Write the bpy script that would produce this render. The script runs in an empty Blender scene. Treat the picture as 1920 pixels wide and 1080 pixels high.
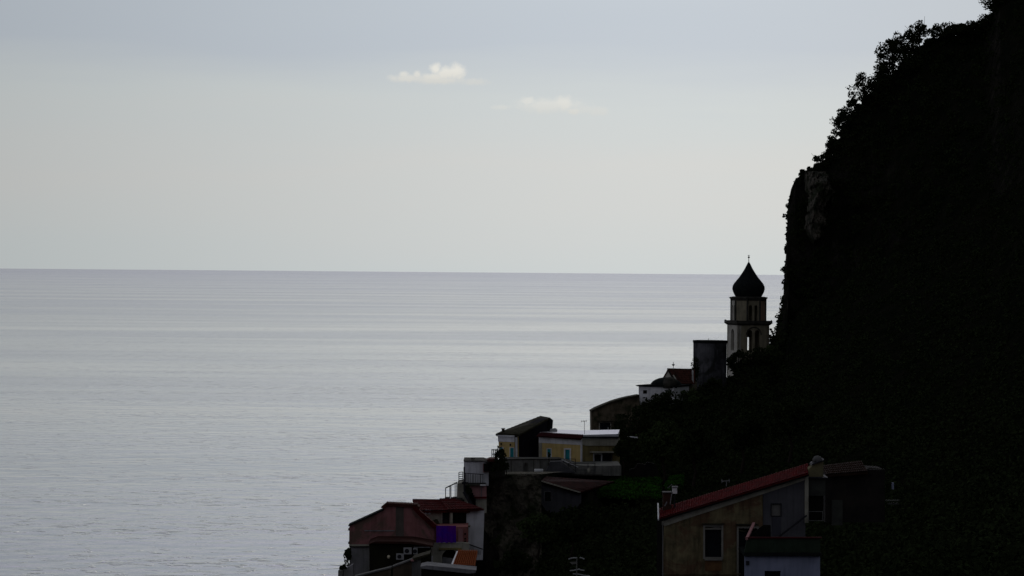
import bpy, bmesh, math, random
import numpy as np
from mathutils import Vector, Matrix
from mathutils.geometry import tessellate_polygon

S = bpy.context.scene
COL = S.collection
RNG = random.Random(7)
NR = np.random.default_rng(7)

# ------------------------------------------------------------------ camera
CAM_H = 70.0
FPX = 5444.0                       # focal length in pixels of the 1920 px photograph
PITCH = math.radians(-0.322)
ROLL = math.radians(0.47)
cam_d = bpy.data.cameras.new('camera')
cam_d.sensor_width = 36.0
cam_d.lens = FPX / 1920.0 * 36.0
cam_d.clip_start = 0.5
cam_d.clip_end = 400000.0
cam = bpy.data.objects.new('camera', cam_d)
COL.objects.link(cam)
CP = Vector((0, 0, CAM_H))
FW = Vector((0, math.cos(PITCH), math.sin(PITCH)))
H0 = Vector((1, 0, 0))
U0 = H0.cross(FW)
RT = H0 * math.cos(ROLL) + U0 * math.sin(ROLL)
UP = U0 * math.cos(ROLL) - H0 * math.sin(ROLL)
cam.matrix_world = Matrix(((RT.x, UP.x, -FW.x, 0), (RT.y, UP.y, -FW.y, 0),
                           (RT.z, UP.z, -FW.z, CAM_H), (0, 0, 0, 1)))
S.camera = cam

# ------------------------------------------------------------------ light
SUN_EL = math.radians(21.0)
SUN_AZ = math.radians(26.0)          # clockwise from +Y, seen from above
SUN_DIR = Vector((math.sin(SUN_AZ) * math.cos(SUN_EL), math.cos(SUN_AZ) * math.cos(SUN_EL), math.sin(SUN_EL)))
sun_d = bpy.data.lights.new('sun', 'SUN')
sun_d.energy = 0.5
sun_d.angle = math.radians(16)
sun_d.color = (1.0, 0.93, 0.82)
sun = bpy.data.objects.new('sun', sun_d)
sun.rotation_euler = SUN_DIR.to_track_quat('Z', 'Y').to_euler()
COL.objects.link(sun)

world = bpy.data.worlds.new('World')
S.world = world
world.use_nodes = True
nt = world.node_tree
nt.nodes.clear()


def N(tree, typ, ins=None, **kw):
    n = tree.nodes.new(typ)
    for k, v in kw.items():
        setattr(n, k, v)
    for k, v in (ins or {}).items():
        if hasattr(v, 'is_linked') or isinstance(v, bpy.types.NodeSocket):
            tree.links.new(v, n.inputs[k])
        else:
            n.inputs[k].default_value = v
    return n


def math_(tree, op, a, b=None, c=None, clamp=False):
    n = tree.nodes.new('ShaderNodeMath')
    n.operation = op
    n.use_clamp = clamp
    for i, v in enumerate((a, b, c)):
        if v is None:
            continue
        if isinstance(v, bpy.types.NodeSocket):
            tree.links.new(v, n.inputs[i])
        else:
            n.inputs[i].default_value = v
    return n.outputs[0]


def mixc(tree, fac, a, b, blend='MIX'):
    n = tree.nodes.new('ShaderNodeMix')
    n.data_type = 'RGBA'
    n.blend_type = blend
    for i, v in ((0, fac), (6, a), (7, b)):
        if isinstance(v, bpy.types.NodeSocket):
            tree.links.new(v, n.inputs[i])
        else:
            n.inputs[i].default_value = v if not isinstance(v, tuple) or len(v) == 4 else (*v, 1)
    return n.outputs[2]


def ramp(tree, fac, stops, interp='LINEAR'):
    n = tree.nodes.new('ShaderNodeValToRGB')
    cr = n.color_ramp
    cr.interpolation = interp
    while len(cr.elements) < len(stops):
        cr.elements.new(0.5)
    for e, (p, c) in zip(cr.elements, stops):
        e.position = p
        e.color = (*c, 1) if isinstance(c, tuple) else (c, c, c, 1)
    tree.links.new(fac, n.inputs[0])
    return n.outputs[0]


sky = N(nt, 'ShaderNodeTexSky', sky_type='NISHITA', sun_disc=False, sun_elevation=SUN_EL,
        sun_rotation=SUN_AZ, altitude=70, air_density=1.0, dust_density=2.0, ozone_density=1.0)
tc = N(nt, 'ShaderNodeTexCoord').outputs['Generated']
vn = N(nt, 'ShaderNodeVectorMath', {0: tc}, operation='NORMALIZE').outputs[0]
sep = N(nt, 'ShaderNodeSeparateXYZ', {0: vn})
zz = math_(nt, 'MAXIMUM', sep.outputs[2], 0.0)
# thin high overcast: pale near the horizon, a bluer layer above, colours in units of radiance
stretch = N(nt, 'ShaderNodeMapping', {0: vn, 'Scale': (3.0, 3.0, 26.0)}).outputs[0]
band = N(nt, 'ShaderNodeTexNoise', {'Vector': stretch, 'Scale': 1.6, 'Detail': 4.0, 'Roughness': 0.5}).outputs[0]
zw = math_(nt, 'ADD', zz, math_(nt, 'MULTIPLY', math_(nt, 'SUBTRACT', band, 0.5), 0.045))
veil = ramp(nt, zw, [(0.0, (0.61, 0.665, 0.68)), (0.035, (0.64, 0.665, 0.67)), (0.058, (0.61, 0.66, 0.68)),
                     (0.083, (0.52, 0.58, 0.655)), (0.098, (0.53, 0.59, 0.66)), (0.15, (0.77, 0.79, 0.91)), (0.24, (1.14, 1.10, 1.32)), (0.5, (0.70, 0.73, 0.80)), (1.0, (0.38, 0.42, 0.48))])
# glow centred near mid-view, apart from the sun's direction; sky dims away from it
gd = Vector((math.sin(math.radians(3.6)) * math.cos(math.radians(3)), math.cos(math.radians(3.6)) * math.cos(math.radians(3)), math.sin(math.radians(3))))
flatv = N(nt, 'ShaderNodeVectorMath', {0: N(nt, 'ShaderNodeVectorMath', {0: vn, 1: (1.0, 1.0, 0.22)}, operation='MULTIPLY').outputs[0]}, operation='NORMALIZE').outputs[0]
dt = N(nt, 'ShaderNodeVectorMath', {0: flatv, 1: gd}, operation='DOT_PRODUCT').outputs['Value']
ang = math_(nt, 'ARCCOSINE', math_(nt, 'MINIMUM', dt, 1.0))
a1 = math_(nt, 'DIVIDE', ang, 0.26)
g1 = math_(nt, 'EXPONENT', math_(nt, 'MULTIPLY', math_(nt, 'MULTIPLY', a1, a1), -1.0))
g2 = math_(nt, 'EXPONENT', math_(nt, 'DIVIDE', ang, -1.1))
glow = math_(nt, 'ADD', math_(nt, 'ADD', math_(nt, 'MULTIPLY', g1, 0.30), math_(nt, 'MULTIPLY', g2, 0.56)), 0.17)
veil2 = N(nt, 'ShaderNodeVectorMath', {0: veil}, operation='SCALE')
nt.links.new(glow, veil2.inputs['Scale'])
bg1 = N(nt, 'ShaderNodeBackground', {'Color': sky.outputs[0], 'Strength': 0.05})


# two small fair-weather clouds far out over the sea, given by direction
def cloud(col_in, blobs, colour, opacity, seed):
    cpx, cpy = blobs[0][0], blobs[0][1]
    dc = (FW + RT * ((cpx - 960) / FPX) - UP * ((cpy - 540) / FPX)).normalized()
    rr = dc.cross(Vector((0, 0, 1))).normalized()
    uu = rr.cross(dc).normalized()
    u = math_(nt, 'MULTIPLY', N(nt, 'ShaderNodeVectorMath', {0: vn, 1: rr}, operation='DOT_PRODUCT').outputs['Value'], FPX)
    w = math_(nt, 'MULTIPLY', N(nt, 'ShaderNodeVectorMath', {0: vn, 1: uu}, operation='DOT_PRODUCT').outputs['Value'], FPX)
    fwd = math_(nt, 'GREATER_THAN', N(nt, 'ShaderNodeVectorMath', {0: vn, 1: dc}, operation='DOT_PRODUCT').outputs['Value'], 0.9)
    xyz = N(nt, 'ShaderNodeCombineXYZ', {0: u, 1: w, 2: seed}).outputs[0]
    nz = N(nt, 'ShaderNodeTexNoise', {'Vector': xyz, 'Scale': 0.075, 'Detail': 5.0, 'Roughness': 0.6}).outputs[0]
    nz = math_(nt, 'MULTIPLY', math_(nt, 'SUBTRACT', nz, 0.5), 1.1)
    tot, bright = None, None
    for bx, by, rx, ry, k in blobs:
        dx = math_(nt, 'DIVIDE', math_(nt, 'SUBTRACT', u, bx - cpx), rx)
        dy = math_(nt, 'DIVIDE', math_(nt, 'SUBTRACT', w, cpy - by), ry)
        d = math_(nt, 'SQRT', math_(nt, 'ADD', math_(nt, 'MULTIPLY', dx, dx), math_(nt, 'MULTIPLY', dy, dy)))
        d = math_(nt, 'ADD', d, nz)
        m = N(nt, 'ShaderNodeMapRange', {'Value': d, 'From Min': 1.15, 'From Max': 0.25, 'To Min': 0.0, 'To Max': k}, interpolation_type='SMOOTHSTEP').outputs[0]
        tot = m if tot is None else math_(nt, 'MAXIMUM', tot, m)
    tot = math_(nt, 'MULTIPLY', math_(nt, 'MULTIPLY', tot, fwd), opacity)
    # flat shaded base, lit top
    lit = N(nt, 'ShaderNodeMapRange', {'Value': w, 'From Min': -16.0, 'From Max': 6.0}).outputs[0]
    cc = mixc(nt, lit, tuple(x * 0.86 for x in colour), colour)
    return mixc(nt, tot, col_in, cc)


c1 = cloud(veil2.outputs[0], [(838, 138, 30, 17, 1.0), (855, 136, 21, 20, 1.0), (817, 129, 13, 13, 1.0), (812, 145, 34, 9, 0.9), (782, 141, 10, 9, 0.8), (757, 141, 11, 8, 0.8),
                              (765, 148, 42, 9, 0.75), (820, 150, 70, 9, 0.75), (888, 153, 34, 8, 0.45)], (0.80, 0.79, 0.74), 0.92, 1.3)
c2 = cloud(c1, [(1030, 198, 74, 17, 0.75), (1056, 195, 26, 18, 1.0), (990, 190, 18, 10, 0.8), (1075, 208, 18, 8, 0.9), (940, 202, 20, 6, 0.5), (1122, 208, 26, 10, 0.5), (1095, 205, 40, 9, 0.4)], (0.80, 0.79, 0.74), 0.62, 4.1)
bg2 = N(nt, 'ShaderNodeBackground', {'Color': c2, 'Strength': 1.0})
mx = N(nt, 'ShaderNodeMixShader', {0: 0.93})
nt.links.new(bg1.outputs[0], mx.inputs[1])
nt.links.new(bg2.outputs[0], mx.inputs[2])
wo = N(nt, 'ShaderNodeOutputWorld')
nt.links.new(mx.outputs[0], wo.inputs[0])

S.view_settings.view_transform = 'Standard'
S.view_settings.look = 'None'
S.view_settings.exposure = 0.0
S.view_settings.gamma = 1.0
S.view_settings.use_curve_mapping = False
S.cycles.max_bounces = 5
S.cycles.diffuse_bounces = 3
S.cycles.use_denoising = True

# ------------------------------------------------------------------ helpers
ORG = {}


def W(px, py, Y):
    d = FW + RT * ((px - 960) / FPX) - UP * ((py - 540) / FPX)
    return CP + d * (Y / d.y)


class Pl:
    """a vertical plane through two points given by picture column and distance"""
    def __init__(s, pxA, YA, pxB, YB):
        A, B = W(pxA, 540, YA), W(pxB, 540, YB)
        s.A = Vector((A.x, A.y, 0))
        t = Vector((B.x - A.x, B.y - A.y, 0)).normalized()
        s.t = t
        n = Vector((-t.y, t.x, 0))
        s.n = n if n.y > 0 else -n

    def pt(s, px, py, off=0.0):
        d = FW + RT * ((px - 960) / FPX) - UP * ((py - 540) / FPX)
        k = (s.A - CP).dot(s.n) / d.dot(s.n)
        return CP + d * k + s.n * off


def F(Y):
    return Pl(900, Y, 1100, Y)


def sset(o, label=None, cat=None, group=None, kind=None):
    if label: o['label'] = label
    if cat: o['category'] = cat
    if group: o['group'] = group
    if kind: o['kind'] = kind
    return o


def thing(name, loc, label, cat, group=None):
    o = bpy.data.objects.new(name, None)
    o.empty_display_size = 0.5
    o.location = loc
    COL.objects.link(o)
    ORG[o.name] = Vector(loc)
    return sset(o, label, cat, group)


class MB:
    def __init__(s):
        s.v, s.f = [], []

    def add(s, vs, fs):
        b = len(s.v)
        s.v.extend([tuple(v) for v in vs])
        s.f.extend([tuple(i + b for i in f) for f in fs])
        return s

    def solid(s, P, outline, d0=0.0, d1=0.3, holes=()):
        loops = [list(outline)] + [list(h) for h in holes]
        flat = [p for l in loops for p in l]
        tris = tessellate_polygon([[Vector((x, -y, 0)) for x, y in l] for l in loops])
        n = len(flat)
        vs = [P.pt(x, y, d0) for x, y in flat] + [P.pt(x, y, d1) for x, y in flat]
        fs = [tuple(t) for t in tris] + [tuple(n + i for i in reversed(t)) for t in tris]
        k = 0
        for l in loops:
            m = len(l)
            for i in range(m):
                a, b = k + i, k + (i + 1) % m
                fs.append((a, b, n + b, n + a))
            k += m
        return s.add(vs, fs)

    def rect(s, P, x0, y0, x1, y1, d0=0.0, d1=0.3):
        return s.solid(P, [(x0, y1), (x1, y1), (x1, y0), (x0, y0)], d0, d1)

    def ring(s, P, x0, y0, x1, y1, w, d0, d1):
        return s.solid(P, [(x0, y1), (x1, y1), (x1, y0), (x0, y0)], d0, d1,
                       [[(x0 + w, y1 - w), (x1 - w, y1 - w), (x1 - w, y0 + w), (x0 + w, y0 + w)]])

    def bar(s, a, b, w, h=None):
        a, b = Vector(a), Vector(b)
        h = h or w
        d = (b - a).normalized()
        u = d.cross(Vector((0, 0, 1)))
        u = u.normalized() if u.length > 1e-3 else Vector((1, 0, 0))
        v = d.cross(u)
        vs = [p + u * sx * w / 2 + v * sy * h / 2 for p in (a, b) for sx, sy in ((-1, -1), (1, -1), (1, 1), (-1, 1))]
        return s.add(vs, [(0, 1, 2, 3), (7, 6, 5, 4), (0, 4, 5, 1), (1, 5, 6, 2), (2, 6, 7, 3), (3, 7, 4, 0)])

    def tube(s, pts, rads, n=8):
        pts = [Vector(p) for p in pts]
        vs, fs = [], []
        for i, p in enumerate(pts):
            d = (pts[min(i + 1, len(pts) - 1)] - pts[max(i - 1, 0)]).normalized()
            u = d.cross(Vector((0.3, 0.1, 1)))
            u = u.normalized() if u.length > 1e-3 else Vector((1, 0, 0))
            v = d.cross(u)
            for k in range(n):
                a = 2 * math.pi * k / n
                vs.append(p + (u * math.cos(a) + v * math.sin(a)) * rads[i])
        for i in range(len(pts) - 1):
            for k in range(n):
                fs.append((i * n + k, i * n + (k + 1) % n, (i + 1) * n + (k + 1) % n, (i + 1) * n + k))
        fs.append(tuple(range(n)))
        fs.append(tuple((len(pts) - 1) * n + k for k in range(n)))
        return s.add(vs, fs)

    def lathe(s, c, prof, n=24, ph=0.0, cap=True):
        c = Vector(c)
        vs, fs = [], []
        for r, z in prof:
            for k in range(n):
                a = ph + 2 * math.pi * k / n
                vs.append((c.x + r * math.sin(a), c.y - r * math.cos(a), z))
        for i in range(len(prof) - 1):
            for k in range(n):
                fs.append((i * n + k, i * n + (k + 1) % n, (i + 1) * n + (k + 1) % n, (i + 1) * n + k))
        if cap:
            fs.append(tuple(range(n)))
            fs.append(tuple((len(prof) - 1) * n + k for k in range(n)))
        return s.add(vs, fs)

    def tiles(s, e0, e1, r0, r1, nc, nr, amp=0.06, thick=0.12):
        """clay tile field: e0-e1 is the eave, r0-r1 the ridge; nc tile columns, nr courses"""
        e0, e1, r0, r1 = map(Vector, (e0, e1, r0, r1))
        nrm = (e1 - e0).cross(r0 - e0).normalized()
        if nrm.z < 0:
            nrm = -nrm
        us = []
        for i in range(nc):
            us += [(i + 0.0) / nc, (i + 0.25) / nc, (i + 0.5) / nc, (i + 0.75) / nc]
        us.append(1.0)
        prof = [0, 0.85, 1.0, 0.85]
        vs, fs = [], []
        rows = []
        for j in range(nr):
            rows += [(j / nr, 0.035), ((j + 0.98) / nr, 0.0)]
        m = len(us)
        for v, lift in rows:
            for i, u in enumerate(us):
                p = (e0.lerp(e1, u)).lerp(r0.lerp(r1, u), v)
                hh = (prof[i % 4] if i < m - 1 else 0) * amp
                vs.append(p + nrm * (hh + lift))
        for j in range(len(rows) - 1):
            for i in range(m - 1):
                fs.append((j * m + i, j * m + i + 1, (j + 1) * m + i + 1, (j + 1) * m + i))
        s.add(vs, fs)
        d = -nrm * thick
        s.add([e0, e1, r1, r0, e0 + d, e1 + d, r1 + d, r0 + d],
              [(0, 1, 2, 3), (4, 5, 6, 7), (0, 4, 5, 1), (1, 5, 6, 2), (2, 6, 7, 3), (3, 7, 4, 0)])
        return s

    def build(s, name, mat, parent=None, smooth=False):
        me = bpy.data.meshes.new(name)
        v = np.array(s.v, dtype=np.float64)
        if parent is not None:
            org = ORG[parent.name]
        else:
            org = Vector(((v[:, 0].min() + v[:, 0].max()) / 2, (v[:, 1].min() + v[:, 1].max()) / 2, v[:, 2].min()))
        v = v - np.array(org)
        me.from_pydata([tuple(p) for p in v], [], s.f)
        bm = bmesh.new()
        bm.from_mesh(me)
        bmesh.ops.recalc_face_normals(bm, faces=bm.faces)
        bm.to_mesh(me)
        bm.free()
        if smooth:
            me.polygons.foreach_set('use_smooth', [True] * len(me.polygons))
        me.materials.append(mat)
        o = bpy.data.objects.new(name, me)
        COL.objects.link(o)
        if parent is not None:
            o.parent = parent
        else:
            o.location = org
        ORG[o.name] = org
        return o


# ------------------------------------------------------------------ materials
def M(name, c1, c2=None, scale=1.2, rough=0.9, bump=0.02, streak=0.0, c3=None, detail=6.0, thr=(0.38, 0.66), spec=0.04, metal=0.0, pores=0.0):
    m = bpy.data.materials.new(name)
    m.use_nodes = True
    t = m.node_tree
    t.nodes.clear()
    out = N(t, 'ShaderNodeOutputMaterial')
    b = N(t, 'ShaderNodeBsdfPrincipled', {'Roughness': rough, 'Metallic': metal, 'Specular IOR Level': spec})
    t.links.new(b.outputs[0], out.inputs[0])
    geo = N(t, 'ShaderNodeNewGeometry').outputs['Position']
    if c2 is None:
        c2 = tuple(x * 0.72 for x in c1)
    n1 = N(t, 'ShaderNodeTexNoise', {'Vector': geo, 'Scale': scale, 'Detail': detail, 'Roughness': 0.62}).outputs[0]
    col = ramp(t, n1, [(thr[0], c1), (thr[1], c2)])
    if c3 is not None:
        n3 = N(t, 'ShaderNodeTexNoise', {'Vector': geo, 'Scale': scale * 0.45, 'Detail': 5.0, 'Roughness': 0.7, 'Distortion': 0.6}).outputs[0]
        f3 = ramp(t, n3, [(0.50, 0.0), (0.60, 1.0)])
        col = mixc(t, f3, col, c3)
    if streak > 0:
        mp = N(t, 'ShaderNodeMapping', {0: geo, 'Scale': (3.2, 3.2, 0.25)}).outputs[0]
        n2 = N(t, 'ShaderNodeTexNoise', {'Vector': mp, 'Scale': 1.0, 'Detail': 5.0, 'Roughness': 0.65}).outputs[0]
        f2 = math_(t, 'MULTIPLY', ramp(t, n2, [(0.48, 0.0), (0.72, 1.0)]), streak)
        col = mixc(t, f2, col, tuple(x * 0.28 for x in c2))
    t.links.new(col, b.inputs['Base Color'])
    if bump > 0:
        n4 = N(t, 'ShaderNodeTexNoise', {'Vector': geo, 'Scale': 6.0, 'Detail': 4.0}).outputs[0]
        bp = N(t, 'ShaderNodeBump', {'Height': n4, 'Strength': 0.6, 'Distance': bump})
        t.links.new(bp.outputs[0], b.inputs['Normal'])
    return m


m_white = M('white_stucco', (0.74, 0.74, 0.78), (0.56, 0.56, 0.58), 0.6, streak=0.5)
m_cream = M('cream_stucco', (0.42, 0.40, 0.33), (0.28, 0.27, 0.22), 0.7, streak=0.5)
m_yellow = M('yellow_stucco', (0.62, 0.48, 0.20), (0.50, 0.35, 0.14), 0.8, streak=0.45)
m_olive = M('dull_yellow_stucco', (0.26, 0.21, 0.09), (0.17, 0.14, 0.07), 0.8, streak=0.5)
m_trim = M('white_trim', (0.80, 0.80, 0.82), (0.52, 0.52, 0.52), 0.8, streak=0.3)
m_pink = M('pink_stucco', (0.33, 0.15, 0.15), (0.25, 0.11, 0.105), 0.7, streak=0.4, c3=(0.15, 0.10, 0.08))
m_pinkl = M('light_pink_stucco', (0.42, 0.22, 0.22), (0.32, 0.16, 0.16), 0.7, streak=0.4)
m_grey = M('grey_render', (0.24, 0.24, 0.25), (0.15, 0.15, 0.16), 0.6, streak=0.6)
m_darkst = M('dark_slate_render', (0.13, 0.13, 0.14), (0.03, 0.03, 0.037), 0.45, streak=0.8, c3=(0.03, 0.032, 0.03))
m_stone = M('brown_stone', (0.16, 0.13, 0.09), (0.07, 0.06, 0.04), 1.4, bump=0.08, streak=0.4, c3=(0.035, 0.04, 0.02))
m_rock = M('rock_face', (0.125, 0.11, 0.085), (0.04, 0.04, 0.028), 0.8, bump=0.25, c3=(0.018, 0.024, 0.01))
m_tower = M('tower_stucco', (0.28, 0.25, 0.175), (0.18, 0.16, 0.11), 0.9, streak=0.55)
m_towerp = M('pale_and_lit_side_stucco', (0.55, 0.53, 0.46), (0.40, 0.38, 0.32), 0.9, streak=0.4)  # pale plaster; on the tower's left faces it carries their side light
m_towers = M('tower_salmon_stucco', (0.42, 0.26, 0.17), (0.30, 0.2, 0.14), 0.9, streak=0.4)
m_corn = M('weathered_cornice', (0.07, 0.065, 0.055), (0.03, 0.03, 0.025), 1.5, streak=0.3)
m_dome = M('majolica_dome', (0.016, 0.02, 0.018), (0.008, 0.009, 0.012), 2.5, rough=0.9, spec=0.02)
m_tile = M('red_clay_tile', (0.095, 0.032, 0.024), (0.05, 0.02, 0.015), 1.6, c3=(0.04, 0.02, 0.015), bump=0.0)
m_tiler = M('crimson_clay_tile', (0.13, 0.006, 0.008), (0.055, 0.005, 0.006), 2.2, bump=0.0)
m_tileo = M('orange_clay_tile', (0.38, 0.105, 0.03), (0.22, 0.06, 0.025), 5.0, bump=0.0, thr=(0.3, 0.7))
m_tiled = M('dark_mossy_tile', (0.055, 0.05, 0.03), (0.025, 0.024, 0.018), 2.0, bump=0.0)
m_flat = M('pale_roof_membrane', (0.74, 0.75, 0.78), (0.62, 0.63, 0.66), 0.5, rough=0.32, spec=0.9)
m_fascia = M('dark_red_fascia', (0.055, 0.010, 0.013), (0.035, 0.008, 0.01), 1.5, bump=0.0)
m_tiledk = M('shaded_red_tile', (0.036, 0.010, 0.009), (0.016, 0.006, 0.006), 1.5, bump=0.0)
m_steel2 = M('pale_steel', (0.45, 0.46, 0.46), None, 3, rough=0.5, bump=0.0)
m_metal = M('dark_iron', (0.03, 0.03, 0.035), None, 3, rough=0.6, bump=0.0)
m_steel = M('galvanised_steel', (0.55, 0.56, 0.58), None, 3, rough=0.4, bump=0.0, metal=0.6)
m_glass = M('dark_window_glass', (0.012, 0.016, 0.02), (0.008, 0.01, 0.014), 1, rough=0.15, bump=0.0, spec=0.5)
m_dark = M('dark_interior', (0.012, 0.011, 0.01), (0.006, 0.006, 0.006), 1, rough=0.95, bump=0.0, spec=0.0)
m_teal = M('teal_shutter', (0.03, 0.27, 0.30), (0.02, 0.19, 0.22), 2, rough=0.6, bump=0.0)
m_purple = M('purple_cloth', (0.06, 0.005, 0.36), (0.13, 0.004, 0.24), 0.9, rough=0.8, bump=0.03)
m_plastic = M('white_plastic', (0.72, 0.72, 0.72), (0.6, 0.6, 0.6), 2, rough=0.5, bump=0.0)
m_conc = M('grey_concrete', (0.20, 0.195, 0.18), (0.11, 0.11, 0.10), 0.9, streak=0.6)
m_oldyel = M('peeling_ochre_stucco', (0.20, 0.165, 0.09), (0.09, 0.078, 0.045), 1.7, streak=0.75, c3=(0.12, 0.075, 0.045))
m_nearg = M('near_grey_render', (0.10, 0.10, 0.11), (0.07, 0.07, 0.08), 0.8, streak=0.4)
m_neart = M('near_eave_plaster', (0.36, 0.35, 0.29), (0.24, 0.23, 0.18), 1.4, streak=0.3)
m_nearw = M('blue_white_render', (0.26, 0.29, 0.40), (0.20, 0.225, 0.31), 0.8, streak=0.4)
m_green = M('green_balcony_panel', (0.03, 0.045, 0.03), (0.02, 0.03, 0.02), 1.2, streak=0.4)
m_bark = M('bark', (0.03, 0.024, 0.018), (0.015, 0.012, 0.01), 4, bump=0.03)
m_bell = M('bronze', (0.05, 0.04, 0.02), None, 2, rough=0.5, metal=0.7, bump=0.0)


def leafmat(name, c1, c2, scale=0.5):
    m = bpy.data.materials.new(name)
    m.use_nodes = True
    t = m.node_tree
    t.nodes.clear()
    out = N(t, 'ShaderNodeOutputMaterial')
    geo = N(t, 'ShaderNodeNewGeometry').outputs['Position']
    n1 = N(t, 'ShaderNodeTexNoise', {'Vector': geo, 'Scale': scale, 'Detail': 4.0, 'Roughness': 0.7}).outputs[0]
    col = ramp(t, n1, [(0.35, c1), (0.68, c2)])
    b = N(t, 'ShaderNodeBsdfDiffuse', {'Color': col, 'Roughness': 0.5})
    t.links.new(b.outputs[0], out.inputs[0])
    return m


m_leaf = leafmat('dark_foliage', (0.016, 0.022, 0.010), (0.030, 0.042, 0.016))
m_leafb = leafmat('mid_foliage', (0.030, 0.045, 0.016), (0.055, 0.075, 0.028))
m_grass = leafmat('green_grass', (0.014, 0.032, 0.008), (0.04, 0.14, 0.012), 0.7)
m_soil = M('hill_soil', (0.045, 0.04, 0.028), (0.02, 0.024, 0.012), 0.25, bump=0.1)


# ------------------------------------------------------------------ sea
def sea_material():
    m = bpy.data.materials.new('sea_water')
    m.use_nodes = True
    t = m.node_tree
    t.nodes.clear()
    out = N(t, 'ShaderNodeOutputMaterial')
    geo = N(t, 'ShaderNodeNewGeometry').outputs['Position']
    b = N(t, 'ShaderNodeBsdfPrincipled', {'Base Color': (0.045, 0.055, 0.085, 1), 'Roughness': 0.12, 'IOR': 1.42})
    t.links.new(b.outputs[0], out.inputs[0])
    # swell lines run across the view, chop and ripples ride on them
    mp1 = N(t, 'ShaderNodeMapping', {0: geo, 'Scale': (0.6, 1.0, 1.0), 'Rotation': (0, 0, math.radians(4))}).outputs[0]
    sw = N(t, 'ShaderNodeTexNoise', {'Vector': mp1, 'Scale': 0.035, 'Detail': 3.0, 'Roughness': 0.5}).outputs[0]
    mp2 = N(t, 'ShaderNodeMapping', {0: geo, 'Scale': (0.8, 1.0, 1.0), 'Rotation': (0, 0, math.radians(-9))}).outputs[0]
    ch = N(t, 'ShaderNodeTexNoise', {'Vector': mp2, 'Scale': 0.11, 'Detail': 4.0, 'Roughness': 0.55, 'Distortion': 0.6}).outputs[0]
    # wind patches: long bands where the chop is stronger or weaker
    mp3 = N(t, 'ShaderNodeMapping', {0: geo, 'Scale': (0.26, 1.0, 1.0), 'Rotation': (0, 0, math.radians(5))}).outputs[0]
    wp = N(t, 'ShaderNodeTexNoise', {'Vector': mp3, 'Scale': 0.0022, 'Detail': 5.0, 'Roughness': 0.6}).outputs[0]
    wind = ramp(t, wp, [(0.42, 0.15), (0.58, 1.0)])
    patchc = ramp(t, wp, [(0.42, (0.17, 0.165, 0.23)), (0.58, (0.135, 0.18, 0.19))])
    t.links.new(patchc, b.inputs['Base Color'])
    dist = N(t, 'ShaderNodeVectorMath', {0: geo}, operation='LENGTH').outputs['Value']
    rg = N(t, 'ShaderNodeMapRange', {'Value': math_(t, 'LOGARITHM', dist, 10.0), 'From Min': 3.0, 'From Max': 4.7, 'To Min': 0.05, 'To Max': 0.20}).outputs[0]
    rg = math_(t, 'ADD', rg, math_(t, 'MULTIPLY', math_(t, 'SUBTRACT', wind, 0.6), 0.07))
    t.links.new(rg, b.inputs['Roughness'])
    cr = N(t, 'ShaderNodeTexNoise', {'Vector': geo, 'Scale': 0.17, 'Detail': 3.0, 'Roughness': 0.6, 'Distortion': 0.8}).outputs[0]
    cl = N(t, 'ShaderNodeTexNoise', {'Vector': mp3, 'Scale': 0.02, 'Detail': 3.0}).outputs[0]
    crest = math_(t, 'MULTIPLY', math_(t, 'MAXIMUM', math_(t, 'SUBTRACT', math_(t, 'ADD', cr, math_(t, 'MULTIPLY', math_(t, 'SUBTRACT', cl, 0.5), 0.35)), 0.60), 0.0), 11.0)
    sw = math_(t, 'ADD', sw, crest)
    h = math_(t, 'ADD', math_(t, 'MULTIPLY', sw, 0.38), math_(t, 'MULTIPLY', math_(t, 'MULTIPLY', ch, wind), 0.85))
    bp = N(t, 'ShaderNodeBump', {'Height': h, 'Strength': 1.0, 'Distance': 0.9})
    t.links.new(bp.outputs[0], b.inputs['Normal'])
    return m


def make_sea():
    rings = [5, 100, 300, 600, 1200, 2500, 5000, 10000, 20000, 40000, 80000, 200000]
    n = 96
    mb = MB()
    vs = [(r * math.sin(2 * math.pi * k / n), r * math.cos(2 * math.pi * k / n), 0.0) for r in rings for k in range(n)]
    fs = [(i * n + k, i * n + (k + 1) % n, (i + 1) * n + (k + 1) % n, (i + 1) * n + k) for i in range(len(rings) - 1) for k in range(n)]
    mb.add(vs, fs)
    return sset(mb.build('sea', sea_material()), kind='structure')


make_sea()

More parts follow.
